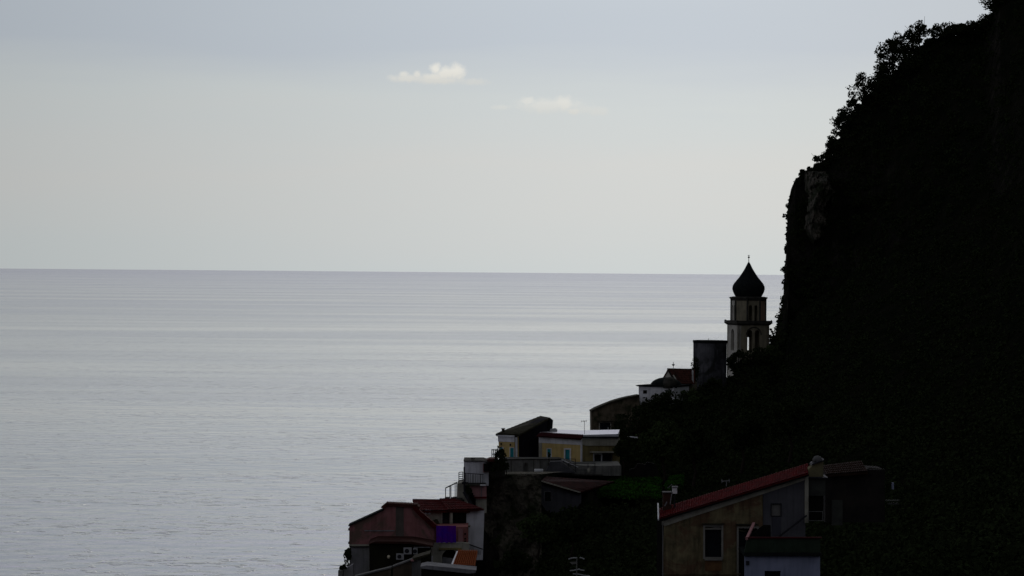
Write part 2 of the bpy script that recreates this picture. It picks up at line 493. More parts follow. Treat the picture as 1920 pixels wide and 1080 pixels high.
# ------------------------------------------------------------------ terrain
COLS = {
    430: [(1500, 240), (1510, 230), (1520, 220), (1540, 205), (1560, 190), (1640, 165)],
    600: [(1190, 245), (1200, 235), (1220, 225), (1260, 210), (1320, 190), (1450, 165)],
    700: [(1110, 265), (1125, 250), (1150, 240), (1190, 225), (1280, 200), (1400, 170)],
    860: [(1085, 285), (1095, 275), (1120, 255), (1160, 235), (1250, 200), (1400, 170)],
    893: [(1000, 300), (1040, 292), (1090, 288), (1150, 250), (1250, 205), (1400, 170)],
    915: [(893, 315), (896, 296), (1080, 291), (1150, 255), (1250, 205), (1400, 170)],
    1000: [(887, 335), (891, 296), (1080, 290), (1150, 255), (1250, 205), (1400, 170)],
    1110: [(835, 352), (884, 325), (905, 300), (1000, 290), (1120, 250), (1400, 170)],
    1160: [(760, 365), (820, 348), (890, 318), (1000, 290), (1120, 245), (1400, 165)],
    1200: [(746, 385), (800, 358), (890, 318), (1000, 285), (1120, 240), (1400, 160)],
    1300: [(729, 395), (790, 365), (890, 322), (1000, 282), (1120, 230), (1400, 155)],
    1360: [(718, 402), (780, 372), (890, 322), (1000, 278), (1120, 225), (1400, 150)],
    1405: [(676, 404), (770, 378), (885, 325), (1000, 272), (1120, 218), (1400, 146)],
    1440: [(652, 418), (740, 388), (875, 325), (1000, 268), (1120, 212), (1400, 142)],
    1454: [(632, 436), (720, 398), (865, 326), (995, 264), (1120, 210), (1400, 140)],
    1460: [(600, 441), (700, 404), (860, 327), (990, 262), (1115, 208), (1400, 139)],
    1468: [(566, 444), (680, 410), (850, 328), (985, 262), (1110, 206), (1400, 138)],
    1474: [(470, 447), (650, 422), (840, 331), (980, 261), (1110, 205), (1400, 138)],
    1477: [(385, 448), (620, 430), (825, 334), (975, 260), (1110, 204), (1400, 137)],
    1483: [(355, 448), (600, 434), (815, 336), (970, 260), (1110, 203), (1400, 137)],
    1492: [(334, 447), (580, 437), (805, 338), (970, 259), (1110, 202), (1400, 136)],
    1525: [(322, 448), (560, 437), (790, 340), (965, 258), (1110, 200), (1400, 134)],
    1560: [(296, 449), (540, 436), (775, 342), (960, 256), (1110, 198), (1400, 132)],
    1600: [(215, 451), (510, 435), (765, 342), (960, 255), (1110, 195), (1400, 130)],
    1660: [(152, 453), (470, 432), (745, 341), (950, 250), (1105, 190), (1400, 128)],
    1740: [(80, 455), (430, 427), (725, 337), (940, 245), (1100, 185), (1400, 125)],
    1845: [(58, 456), (390, 418), (690, 328), (925, 236), (1095, 178), (1400, 120)],
    1856: [(38, 455), (385, 417), (686, 327), (922, 235), (1095, 177), (1400, 119)],
    1875: [(-8, 452), (370, 414), (680, 325), (915, 232), (1095, 175), (1400, 118)],
    1950: [(-50, 445), (310, 402), (645, 312), (900, 225), (1090, 170), (1400, 115)],
    2300: [(-420, 405), (100, 352), (560, 272), (860, 195), (1080, 150), (1400, 100)],
    3000: [(-1200, 340), (-400, 285), (380, 212), (800, 150), (1070, 118), (1400, 86)],
    4600: [(-2600, 250), (-1200, 205), (200, 150), (750, 105), (1080, 80), (1500, 60)],
}
KPX = sorted(COLS)


def surf(px, t):
    """terrain point: px picture column, t 0 at the skyline .. 5 at the bottom row"""
    i = max(0, min(len(KPX) - 2, next((k for k in range(len(KPX) - 1) if px <= KPX[k + 1]), len(KPX) - 2)))
    a, b = KPX[i], KPX[i + 1]
    u = (px - a) / (b - a)
    j = min(4, int(t))
    w = t - j
    (pa, ya), (pb, yb) = COLS[a][j], COLS[a][j + 1]
    (qa, za), (qb, zb) = COLS[b][j], COLS[b][j + 1]
    py = (pa + (pb - pa) * w) * (1 - u) + (qa + (qb - qa) * w) * u
    Y = (ya + (yb - ya) * w) * (1 - u) + (za + (zb - za) * w) * u
    return py, Y


def make_hill():
    from mathutils import noise
    pxs = []
    for a, b in zip(KPX[:-1], KPX[1:]):
        step = 4 if b <= 2000 and a >= 860 else 30
        k = max(1, int((b - a) / step))
        pxs += [a + (b - a) * i / k for i in range(k)]
    pxs.append(KPX[-1])
    ts = [i / 14 for i in range(71)]
    mb_v, mb_f = [], []
    back = [(12, -2.5), (50, -16), (130, -60), (230, -200)]
    for px in pxs:
        py0, Y0 = surf(px, 0)
        p0 = W(px, py0, Y0)
        for dy, dz in reversed(back):
            mb_v.append((p0.x + dy * 0.1, p0.y + dy, max(-6, p0.z + dz)))
        for t in ts:
            py, Y = surf(px, t)
            p = W(px, py, Y)
            q = p * 0.13
            amp = min(1.0, t * 1.5)
            a1 = noise.fractal(Vector((q.x, q.y, q.z)), 1.0, 2.1, 5)
            p = p + Vector((0.15, -1.0, 0.3)) * (a1 * 1.9 * amp)
            mb_v.append(tuple(p))
        pl = mb_v[-1]
        mb_v.append((pl[0], pl[1] - 10, 20.0))
        mb_v.append((pl[0], pl[1] - 12, -6.0))
    m = len(back) + len(ts) + 2
    for i in range(len(pxs) - 1):
        for j in range(m - 1):
            mb_f.append((i * m + j, i * m + j + 1, (i + 1) * m + j + 1, (i + 1) * m + j))
    mb = MB()
    mb.v, mb.f = mb_v, mb_f
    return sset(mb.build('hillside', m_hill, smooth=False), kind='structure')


def hill_material():
    m = bpy.data.materials.new('hill_rock_and_earth')
    m.use_nodes = True
    t = m.node_tree
    t.nodes.clear()
    out = N(t, 'ShaderNodeOutputMaterial')
    g = N(t, 'ShaderNodeNewGeometry')
    geo = g.outputs['Position']
    nz = N(t, 'ShaderNodeSeparateXYZ', {0: g.outputs['Normal']}).outputs[2]
    steep = ramp(t, math_(t, 'ABSOLUTE', nz), [(0.25, 1.0), (0.5, 0.0)])
    mp = N(t, 'ShaderNodeMapping', {0: geo, 'Scale': (1.0, 1.0, 0.45)}).outputs[0]
    n1 = N(t, 'ShaderNodeTexNoise', {'Vector': mp, 'Scale': 0.55, 'Detail': 9.0, 'Roughness': 0.72}).outputs[0]
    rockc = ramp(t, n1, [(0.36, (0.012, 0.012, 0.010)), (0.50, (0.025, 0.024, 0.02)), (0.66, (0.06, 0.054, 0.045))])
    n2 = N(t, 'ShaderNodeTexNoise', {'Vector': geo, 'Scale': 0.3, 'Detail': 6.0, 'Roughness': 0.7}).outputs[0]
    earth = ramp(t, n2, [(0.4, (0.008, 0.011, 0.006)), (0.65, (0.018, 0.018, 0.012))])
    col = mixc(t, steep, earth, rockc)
    b = N(t, 'ShaderNodeBsdfDiffuse', {'Color': col, 'Roughness': 0.8})
    bp = N(t, 'ShaderNodeBump', {'Height': n1, 'Strength': 1.0, 'Distance': 1.2})
    t.links.new(bp.outputs[0], b.inputs['Normal'])
    t.links.new(b.outputs[0], out.inputs[0])
    return m


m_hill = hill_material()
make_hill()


def make_blocking_slopes():
    """unseen slopes around and behind the viewpoint, added to hold back skylight"""
    from mathutils import noise
    rs = [0, 4, 12, 25, 45, 70, 100, 140, 190, 250, 320, 400, 500, 620, 760]
    th = [34 + i * (316 - 34) / 94 for i in range(95)]
    vs, fs = [], []
    for a in th:
        ar = math.radians(a)
        side = min(1.0, max(0.0, (a - 28) / 30)) * min(1.0, max(0.0, (322 - a) / 60))
        for r in rs:
            low = 68.2 - min(1.0, max(0.0, (r - 10) / 60)) * 26
            rise = max(0.0, r - 75) * math.tan(math.radians(BLOCKER_E)) * side * (1.0 if r < 420 else 420 / r)
            z = low + rise * 1.25 - (0 if side > 0.2 else max(0, r - 75) * 0.6 * (1 - side * 5))
            if a > 262:
                z = min(z, 78 + rise)
            z += noise.fractal(Vector((r * math.sin(ar), r * math.cos(ar), 3)) * 0.02, 1.0, 2.0, 4) * min(16, r * 0.07)
            if r == rs[-1]:
                z = -6
            vs.append((r * math.sin(ar), r * math.cos(ar), max(-6, z)))
    m = len(rs)
    for i in range(len(th) - 1):
        for j in range(m - 1):
            fs.append((i * m + j, i * m + j + 1, (i + 1) * m + j + 1, (i + 1) * m + j))
    mb = MB()
    mb.v, mb.f = vs, fs
    return sset(mb.build('light_blocking_slopes', m_soil, smooth=True), kind='structure')


BLOCKER_E = 11  # steepness of the added slopes, set by the skylight wanted on facing walls
make_blocking_slopes()
#@@BUILDINGS

# ------------------------------------------------------------------ building pieces
def arch(x0, x1, top, bot, n=8):
    r = (x1 - x0) / 2
    cx = (x0 + x1) / 2
    pts = [(x0, bot), (x1, bot)]
    for i in range(n + 1):
        a = math.pi * i / n
        pts.append((cx + r * math.cos(a), top + r - r * math.sin(a)))
    return pts


def window(P, x0, y0, x1, y1, parent, frame=None, pane=None, w=1.3, proud=0.05, name='window', sill=True, bars=1):
    fr = MB().ring(P, x0, y0, x1, y1, w, -proud, 0.12).build(name, frame or m_trim, parent)
    b = MB().rect(P, x0 + w, y0 + w, x1 - w, y1 - w, 0.10 - proud, 0.14)
    b.build('pane', pane or m_glass, fr)
    if bars:
        g = MB()
        for i in range(bars):
            c = x0 + (x1 - x0) * (i + 1) / (bars + 1)
            g.rect(P, c - 0.35, y0 + w, c + 0.35, y1 - w, 0.04 - proud, 0.10 - proud)
        g.build('mullion', frame or m_trim, fr)
    if sill:
        MB().rect(P, x0 - 1, y1, x1 + 1, y1 + 0.8, -proud - 0.12, 0.1).build('sill', frame or m_trim, fr)
    return fr


def antenna(name, base, h, label, arms=3, w=0.7, tilt=0.0, thick=0.045, mat=None, group=None):
    t = thing(name, base, label, 'antenna', group)
    b = Vector(base)
    MB().bar(b, b + Vector((tilt, 0, h)), thick).build('mast', mat or m_metal, t)
    el = MB()
    top = b + Vector((tilt, 0, h))
    el.bar(top - Vector((w, 0, 0.1 * w)), top + Vector((w * 0.6, 0, 0.0)), thick)
    for i in range(arms):
        c = top + Vector((-w + 1.6 * w * i / max(1, arms - 1), 0, -0.1 * w * (1 - i / max(1, arms - 1))))
        el.bar(c - Vector((0, 0.35, 0)), c + Vector((0, 0.35, 0.0)), thick * 0.7)
        el.bar(c - Vector((0, 0, 0.12)), c + Vector((0, 0, 0.12)), thick * 0.7)
    el.build('aerial', mat or m_metal, t)
    return t


# ------------------------------------------------------------------ bell tower
def bell_tower():
    Y0 = 410.0
    s = Y0 / FPX
    c = W(1402.5, 660, Y0 + 2.3)
    root = thing('bell_tower', (c.x, c.y, W(1402, 730, Y0).z), 'bell tower with black onion dome and two arcaded stages, standing beside the cliff', 'bell tower')
    zof = lambda py: W(1402, py, Y0 + 1.5).z
    cx, cy = c.x, c.y
    yaw = math.radians(15)
    a = 62 * s / 2

    def corner(i, R=a, k=4, ph=0.0):
        an = ph + 2 * math.pi * i / k
        return Vector((cx + R * math.sin(an), cy - R * math.cos(an), 0))

    def wall_poly(p, q, z0, z1, th, holes=(), ):
        """wall slab from p to q (ground points), holes given as loops of (u along wall 0..1, z)"""
        L = (q - p).length
        t = (q - p).normalized()
        nrm = Vector((-t.y, t.x, 0))
        mid = (p + q) / 2 - Vector((cx, cy, 0))
        if nrm.dot(mid) < 0:
            nrm = -nrm
        loops = [[(0, z0), (L, z0), (L, z1), (0, z1)]] + [[(u * L, z) for u, z in h] for h in holes]
        tris = tessellate_polygon([[Vector((x, z, 0)) for x, z in l] for l in loops])
        flat = [x for l in loops for x in l]
        n = len(flat)
        vs = [p + t * x + Vector((0, 0, z)) for x, z in flat]
        vs += [v - nrm * th for v in vs]
        fs = [tuple(x) for x in tris] + [tuple(n + i for i in x) for x in tris]
        k = 0
        for l in loops:
            m = len(l)
            for i in range(m):
                fs.append((k + i, k + (i + 1) % m, n + k + (i + 1) % m, n + k + i))
            k += m
        return vs, fs, t, nrm, L

    def arc(u0, u1, z0, z1, L, n=8):
        r = (u1 - u0) / 2
        uc = (u0 + u1) / 2
        pts = [(u0, z0), (u1, z0)]
        for i in range(n + 1):
            an = math.pi * i / n
            pts.append((uc + r * math.cos(an), z1 - r * L + r * L * math.sin(an)))
        return pts

    # lower square stage
    z0, z1 = zof(735), zof(607)
    zs, zt = zof(657.5), zof(617)
    cor = [Vector((cx, cy, 0)) + Vector((dx * math.cos(yaw) - dy * math.sin(yaw), dx * math.sin(yaw) + dy * math.cos(yaw), 0)) for dx, dy in ((-a, -a), (a, -a), (a, a), (-a, a))]
    mats = [m_tower, m_tower, m_tower, m_towerp]  # left wall gets a lighter colour in place of light falling on it
    for i in range(4):
        p, q = cor[i], cor[(i + 1) % 4]
        L = (q - p).length
        hs = [arc(0.30, 0.465, zs, zt - 0.12, L), arc(0.535, 0.70, zs, zt - 0.12, L)] if i != 3 else [arc(0.34, 0.64, zs, zt, L)]
        if i == 2:
            hs = [[(0.30, zs), (0.46, zs), (0.46, zof(633)), (0.30, zof(633))], [(0.55, zs), (0.71, zs), (0.71, zof(633)), (0.55, zof(633))]]
        vs, fs, t, nrm, L = wall_poly(p, q, z0, z1, 0.45, hs)
        MB().add(vs, fs).build('lower_wall', mats[i], root)
        if i == 0:
            ob = MB()
            cc = p + t * (0.5 * L)
            pts = []
            for k in range(13):
                an = math.pi * k / 12
                pts.append(cc + t * (0.235 * L * math.cos(an)) + Vector((0, 0, zt - 0.235 * L + 0.30 + 0.235 * L * math.sin(an))) + nrm * 0.04)
            for u, v in zip(pts[:-1], pts[1:]):
                ob.bar(u, v, 0.16, 0.14)
            ob.build('arch_moulding', m_corn, root)
            ob = MB().tube([cc + nrm * -0.15 + Vector((0, 0, zs)), cc + nrm * -0.15 + Vector((0, 0, zt - 0.4))], [0.11, 0.10], 10)
            ob.build('mullion_column', m_towerp, root)
    fl = MB()
    cin = [Vector((cx, cy, 0)) + (v - Vector((cx, cy, 0))) * 0.85 for v in cor]
    fl.add([v + Vector((0, 0, zof(658))) for v in cin] + [v + Vector((0, 0, zof(661))) for v in cin],
           [(0, 1, 2, 3), (4, 5, 6, 7), (0, 1, 5, 4), (1, 2, 6, 5), (2, 3, 7, 6), (3, 0, 4, 7)])
    fl.build('belfry_floor', m_dark, root)
    # bell
    bz = zof(618)
    MB().lathe((cx - 0.25, cy, 0), [(0.05, bz), (0.28, bz - 0.08), (0.36, bz - 0.45), (0.45, bz - 0.85), (0.62, bz - 1.10)], 20).build('bell', m_bell, root, smooth=True)
    MB().bar((cx - 1.9, cy, bz + 0.12), (cx + 1.9, cy, bz + 0.12), 0.16).build('bell_beam', m_bark, root)

    def square_ring(R, za, zb, R2=None):
        R2 = R2 or R
        vs = []
        for RR, z in ((R, za), (R2, zb)):
            for dx, dy in ((-RR, -RR), (RR, -RR), (RR, RR), (-RR, RR)):
                vs.append((cx + dx * math.cos(yaw) - dy * math.sin(yaw), cy + dx * math.sin(yaw) + dy * math.cos(yaw), z))
        return vs, [(0, 1, 2, 3), (4, 5, 6, 7), (0, 1, 5, 4), (1, 2, 6, 5), (2, 3, 7, 6), (3, 0, 4, 7)]
    co = MB()
    co.add(*square_ring(a + 0.06, zof(609.5), zof(606.5), a + 0.28))
    co.add(*square_ring(a + 0.34, zof(606.4), zof(603.2)))
    co.add(*square_ring(a + 0.12, zof(603.1), zof(601)))
    co.build('lower_cornice', m_corn, root)
    for i in range(4):
        q = square_ring(a + 0.22, 0, 0)[0][i]
        MB().lathe((q[0], q[1], 0), [(0.10, zof(603.2)), (0.17, zof(602)), (0.12, zof(600.6)), (0.03, zof(599.6))], 10).build('corner_knob', m_corn, root)
    # upper octagon
    R = 32 * s
    ph = math.radians(-8)
    oc = [corner(i, R, 8, ph) for i in range(8)]
    za, zb = zof(602), zof(561)
    for i in range(8):
        p, q = oc[i], oc[(i + 1) % 8]
        L = (q - p).length
        card = i % 2 == 0
        hs = []
        if card:
            wt, wb = zof(572), zof(602) + 0.05
            hs = [arc(0.11 if i == 0 else 0.18, 0.40, wb, wt, L), arc(0.58, 0.82, wb, wt, L)]
        vs, fs, t, nrm, L = wall_poly(p, q, za, zb, 0.26, hs)
        MB().add(vs, fs).build('drum_wall', m_towers if i in (1,) else (m_towerp if i == 6 else m_tower), root)  # left drum face lightened by colour like the wall below
        pil = MB().tube([p + (p - Vector((cx, cy, 0))).normalized() * 0.03 + Vector((0, 0, za)), p + (p - Vector((cx, cy, 0))).normalized() * 0.03 + Vector((0, 0, zb))], [0.13, 0.13], 6)
        pil.build('pilaster', m_corn, root)
    MB().lathe((cx, cy, 0), [(R * 1.02, zof(563.5)), (R * 1.07, zof(561)), (R * 1.13, zof(559)), (R * 1.13, zof(557.2)), (R * 0.9, zof(556))], 8, ph=-ph * 0 + ph).build('upper_cornice', m_corn, root)
    # onion dome with eight swelling ribs
    prof = [(23.5, 557), (25.5, 554.4), (27.2, 551), (29, 547), (30.3, 542), (29.8, 537), (27.2, 531.5), (22.3, 525.5), (17.8, 520), (14.0, 514.4), (10.4, 508.8), (7.0, 503), (4.6, 498), (2.6, 494), (1.2, 491.6)]
    nseg = 64
    vs, fs = [], []
    for r, y in prof:
        for k in range(nseg):
            an = 2 * math.pi * k / nseg
            rr = r * s * (1 + 0.022 * abs(math.cos(4 * (an - ph))) - 0.012)
            vs.append((cx + rr * math.sin(an), cy - rr * math.cos(an), zof(y)))
    for i in range(len(prof) - 1):
        for k in range(nseg):
            fs.append((i * nseg + k, i * nseg + (k + 1) % nseg, (i + 1) * nseg + (k + 1) % nseg, (i + 1) * nseg + k))
    fs.append(tuple(range(nseg)))
    dome = MB().add(vs, fs).build('onion_dome', m_dome, root, smooth=True)
    fin = MB().tube([(cx, cy, zof(492)), (cx, cy, zof(477.5))], [0.055, 0.03], 6)
    fin.lathe((cx, cy, 0), [(0.02, zof(484.5)), (0.15, zof(483)), (0.15, zof(481.8)), (0.02, zof(480.3))], 10)
    fin.bar((cx - 0.16, cy, zof(479)), (cx + 0.16, cy, zof(479)), 0.05)
    fin.build('finial', m_metal, dome)


bell_tower()


# ------------------------------------------------------------------ round tower, chapel, cupola hall
def round_tower():
    Y0 = 394.0
    s = Y0 / FPX
    c = W(1331, 700, Y0 + 2.3)
    z = lambda py: W(1331, py, Y0 + 1).z
    root = thing('round_tower', (c.x, c.y, z(760)), 'squat round tower of dark bluish render, open-topped, left of the bell tower', 'tower')
    R = 31.8 * s
    MB().lathe((c.x, c.y, 0), [(R * 0.985, z(760)), (R * 0.99, z(700)), (R, z(643)), (R * 0.90, z(643)), (R * 0.9, z(650))], 48).build('wall', m_darkst, root, smooth=False)
    MB().lathe((c.x, c.y, 0), [(R * 1.0, z(643.5)), (R * 1.025, z(642.5)), (R * 1.025, z(638.5)), (R * 0.9, z(638.5)), (R * 0.9, z(643.5))], 48).build('parapet_rim', m_dome, root)
    p = Vector((c.x - 0.35, c.y - R * 0.8, z(638.5)))
    MB().bar(p, p + Vector((0, 0, 0.3)), 0.06).build('lightning_rod', m_metal, root)


round_tower()


def chapel():
    P = Pl(1240, 384, 1300, 387)
    s = 385 / FPX
    b = P.pt(1270, 745, 2)
    root = thing('chapel', (b.x, b.y, b.z), 'small chapel with red tiled gable roof and white gable, left of the round tower', 'chapel')
    Pf = Pl(1240, 384.5, 1268, 383)
    g = MB().solid(Pf, [(1240, 745), (1268.5, 745), (1268.5, 718.5), (1264, 708), (1253.2, 693.5), (1243.5, 708), (1240, 714)], 0.05, 0.35)
    g.build('gable_wall', m_towerp, root)
    fr = [Pf.pt(1267, 719, 0.1), Pf.pt(1267, 745, 0.1)]
    dirv = Vector((0.42, 0.9, 0)).normalized()
    # body of the nave runs back to the right
    L = 6.8
    w = MB()
    A = Pf.pt(1268.3, 745, 0.1); B = Pf.pt(1268.3, 717.5, 0.1)
    e = P.pt(1300, 717, 1.0); e2 = P.pt(1300, 745, 1.0)
    w.add([A, B, e, e2, A + dirv * 3, B + dirv * 3, e + dirv * 3, e2 + dirv * 3], [(0, 1, 2, 3), (4, 5, 6, 7), (0, 1, 5, 4), (1, 2, 6, 5), (2, 3, 7, 6), (3, 0, 4, 7)])
    w.build('side_wall', m_tower, root)
    ap = Pf.pt(1252.8, 692.2, -0.1)
    e0 = Pf.pt(1269.2, 719.5, -0.15)
    r1 = W(1303, 693.4, 390)
    e1 = W(1303, 720.0, 387.2)
    MB().tiles(e0, e1, ap, r1, 11, 7, 0.10, 0.12).build('roof', m_tile, root)
    # far slope
    f0 = Pf.pt(1241.5, 711, 0.0); f1 = r1 + (f0 - ap) * 1.0
    MB().tiles(f0, f1, ap, r1, 11, 7, 0.08, 0.12).build('far_roof', m_tile, root)
    MB().tube([ap + Vector((0, 0, 0.02)), r1 + Vector((0, 0, 0.02))], [0.12, 0.12], 6).build('ridge', m_tiled, root)
    v = MB()
    v.tube([Pf.pt(1268.8, 718.8, -0.17), ap + Vector((0.05, -0.15, -0.05))], [0.07, 0.07], 6)
    v.build('verge', m_dome, root)
    q = Pf.pt(1257.5, 693.5, 0.6)
    f = MB().bar(q - Vector((0, 0, 0.3)), q + Vector((0, 0, 1.02)), 0.07)
    f.bar(q + Vector((-0.22, 0, 0.70)), q + Vector((0.22, 0, 0.70)), 0.07)
    f.lathe((q.x, q.y, 0), [(0.02, q.z + 0.50), (0.14, q.z + 0.58), (0.14, q.z + 0.68), (0.02, q.z + 0.78)], 8)
    f.build('cross', m_metal, root)
    MB().rect(P, 1298.2, 694, 1299.6, 722, -0.1, 0.1).build('downpipe', m_plastic, root)


chapel()


def cupola_hall():
    Y0 = 378.0
    P = Pl(1195, Y0 + 1.5, 1262, Y0 - 1.0)
    s = Y0 / FPX
    b = P.pt(1230, 760, 2)
    root = thing('domed_hall', tuple(b), 'low whitewashed hall under a dark scalloped dome, downhill of the chapel', 'building')
    MB().solid(P, [(1197.5, 760), (1264, 760), (1264, 724), (1197.5, 724)], 0, 4.5).build('wall', m_trim, root)
    MB().solid(P, [(1192.5, 722.6), (1196, 724.4), (1265, 726), (1265, 723), (1230, 721.5), (1206, 721.2), (1199, 721.2)], -0.2, 4.7).build('cornice', m_dome, root)
    c = P.pt(1234, 722, 2.4)
    z = lambda py: P.pt(1234, py, 2.4).z
    R = 29 * s
    prof = [(1.0, 722.5), (0.97, 719.5), (0.86, 716), (0.70, 712.8), (0.48, 710.2), (0.24, 708.8), (0.03, 708.3)]
    vs, fs, n = [], [], 60
    for r, y in prof:
        for k in range(n):
            an = 2 * math.pi * k / n
            rr = r * R * (0.97 + 0.05 * abs(math.sin(5 * an)))
            vs.append((c.x + rr * math.sin(an), c.y - rr * math.cos(an), z(y)))
    for i in range(len(prof) - 1):
        for k in range(n):
            fs.append((i * n + k, i * n + (k + 1) % n, (i + 1) * n + (k + 1) % n, (i + 1) * n + k))
    fs.append(tuple(range((len(prof) - 1) * n, len(prof) * n)))
    MB().add(vs, fs).build('dome', m_dome, root, smooth=True)
    MB().lathe(P.pt(1252.5, 725, 0.6), [(13.5 * s, z(727)), (13.2 * s, z(716)), (11 * s, z(711)), (7 * s, z(708)), (2 * s, z(706.6)), (0.05, z(706.4))], 24).build('apse', m_corn, root, smooth=True)
    MB().solid(P, [(1206, 738), (1213, 738), (1213, 731.5), (1206, 731.5)], -0.03, 0.1).build('window', m_dark, root)


cupola_hall()


def stone_house():
    Y0 = 350.0
    P = Pl(1108, Y0, 1200, Y0 + 0.6)
    b = P.pt(1150, 830, 2)
    root = thing('stone_house', tuple(b), 'brown stone house with curved sloping roof, above and behind the yellow villa', 'house')
    roofl = [(1109.5, 770.5), (1118, 765.5), (1130, 760.5), (1140, 756.5), (1150, 752.5), (1165, 748), (1180, 744.5), (1199, 741)]
    wx0, wy0, wx1, wy1 = 1124.5, 792.5, 1144, 812
    MB().solid(P, [(1110, 835), (1200, 835)] + [(x, y + 1.6) for x, y in reversed(roofl)], 0.0, 0.4,
               [[(wx0, wy1), (wx1, wy1), (wx1, wy0), (wx0, wy0)]]).build('wall', m_stone, root)
    MB().solid(P, [(1110.3, 835), (1200, 835)] + [(x, y + 2) for x, y in reversed(roofl)], 0.45, 1.8).build('house_body', m_stone, root)
    MB().solid(P, [(x - 0.6, y - 0.9) for x, y in roofl] + [(x - 0.6, y + 1.8) for x, y in reversed(roofl)], -0.25, 1.9).build('roof', m_tiled, root)
    window(P, wx0 - 1.6, wy0 - 2, wx1 + 1.8, wy1 + 1, root, m_cream, m_glass, 1.8, 0.06, sill=False, bars=0)
    MB().rect(P, 1139.6, 801, 1141, 810, 0.0, 0.08).build('shutter_edge', m_plastic, root)
    MB().rect(P, 1120, 789, 1148, 790.6, -0.3, 0.1).build('window_hood', m_tiled, root)


stone_house()


# ------------------------------------------------------------------ yellow villa
m_retw = M('shaded_side_render', (0.02, 0.02, 0.026), (0.012, 0.012, 0.016), 0.6, streak=0.3)  # shade on the villa's return wall is put into this colour
def villa():
    Y0 = 318.0
    s = Y0 / FPX
    b = W(1030, 890, Y0 + 4)
    root = thing('yellow_villa', tuple(b), 'yellow villa with white frieze, teal shutters, a steep dark roof and a pale flat roof', 'villa')
    # left wing, front seen at an angle
    PL = Pl(935, Y0 + 0.8, 968, Y0)
    win = [(937.5, 839, 943, 866), (956.5, 840, 963.5, 866)]
    MB().solid(PL, [(935.8, 872), (968, 872), (968, 821), (934.6, 820)], 0.0, 0.4, [[(x0, y1), (x1, y1), (x1, y0), (x0, y0)] for x0, y0, x1, y1 in win]).build('left_wall', m_yellow, root)
    MB().solid(PL, [(935.5, 872), (967.6, 872), (967.6, 816), (934.6, 816)], 0.42, 7.0).build('left_body', m_yellow, root)
    MB().solid(PL, [(934.2, 828), (965, 829), (965, 819.5), (933.6, 818)], -0.05, 0.2).build('frieze', m_trim, root)
    MB().solid(PL, [(932.0, 817.6), (965, 819.4), (965, 816.8), (931.4, 815)], -0.25, 0.2).build('frieze_ledge', m_trim, root)
    MB().rect(PL, 965.6, 816, 966.8, 870, -0.08, 0.1).build('downpipe', m_metal, root)
    MB().rect(PL, 966.9, 820, 968.6, 870, -0.06, 0.3).build('corner_strip', m_trim, root)
    for x0, y0, x1, y1 in win:
        f = MB().ring(PL, x0 - 1, y0 - 1.2, x1 + 1.0, y1 + 1, 1.1, -0.04, 0.1).build('window', m_trim, root)
        MB().rect(PL, x0, y0, (x0 + x1) / 2 - 0.2, y1, 0.03, 0.09).build('shutter', m_teal, f)
        MB().rect(PL, (x0 + x1) / 2 + 0.2, y0, x1, y1, 0.0, 0.06).build('shutter', m_teal, f)
        MB().rect(PL, x0 - 0.5, y0 - 0.5, x1 + 0.5, y1, 0.2, 0.3).build('pane', m_glass, f)
    for x, y in ((940.5, 832.5), (957.8, 834)):
        q = PL.pt(x, y, -0.15)
        lm = MB().lathe(q, [(0.02, q.z + 0.14), (0.09, q.z + 0.08), (0.07, q.z - 0.12), (0.02, q.z - 0.14)], 8)
        lm.bar(q, PL.pt(x, y, 0.02), 0.04)
        lm.build('wall_lantern', m_metal, root)
    # dark return wall and mono-pitch roof of the left wing
    PR = Pl(968, Y0, 1028, Y0 + 5)
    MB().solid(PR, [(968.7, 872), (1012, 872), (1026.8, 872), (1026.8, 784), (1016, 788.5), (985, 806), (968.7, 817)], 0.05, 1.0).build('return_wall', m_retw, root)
    r = MB()
    e0, e1 = PL.pt(931.5, 813.2, -0.3), PR.pt(969, 815.5, -0.35)
    t0, t1 = W(1012, 781.0, Y0 + 10), PR.pt(1026, 784.5, -0.2)
    r.tiles(e0, e1, t0, t1, 9, 12, 0.07, 0.16)
    r.build('steep_roof', m_tiled, root)
    MB().add([t0 + Vector((0, 0, 0.1)), t1 + Vector((0.15, 0, 0.1)), t0 + Vector((0.5, 0.2, -0.2)), t1 + Vector((0.5, 0.1, -0.2)), t0 + Vector((0.5, .2, -3)), t1 + Vector((0.3, 0, -3)), t0 + Vector((0, 0, -3)), t1 + Vector((0, 0, -3))],
             [(0, 1, 3, 2), (2, 3, 5, 4), (4, 5, 7, 6), (6, 7, 1, 0), (0, 2, 4, 6), (1, 3, 5, 7)]).build('roof_end_wall', m_dome, root)
    q = PL.pt(939.5, 805.5, 0.6)
    MB().lathe(q, [(0.16, q.z - 0.45), (0.16, q.z + 0.02), (0.22, q.z + 0.06), (0.22, q.z + 0.12)], 8).build('chimney', m_tiled, root)
    # middle wing
    PM = Pl(1012, Y0 + 1, 1091, Y0 - 1.0)
    w2 = [(1026.5, 842, 1033, 860), (1060, 843, 1068.5, 873)]
    MB().solid(PM, [(1010.5, 878), (1090.5, 878), (1090.5, 828), (1010.5, 824)], 0.0, 0.35, [[(x0, y1), (x1, y1), (x1, y0), (x0, y0)] for x0, y0, x1, y1 in w2]).build('middle_wall', m_yellow, root)
    MB().solid(PM, [(1010.5, 878), (1090, 878), (1090, 819), (1010.5, 815)], 0.4, 8.0).build('middle_body', m_yellow, root)
    MB().solid(PM, [(1010.5, 830), (1090.5, 834.5), (1090.5, 823), (1010.5, 817.5)], -0.05, 0.2).build('frieze', m_trim, root)
    MB().solid(PM, [(1010.2, 819), (1091, 824), (1091, 822.5), (1010.2, 817.4)], -0.2, 0.2).build('frieze_ledge', m_trim, root)
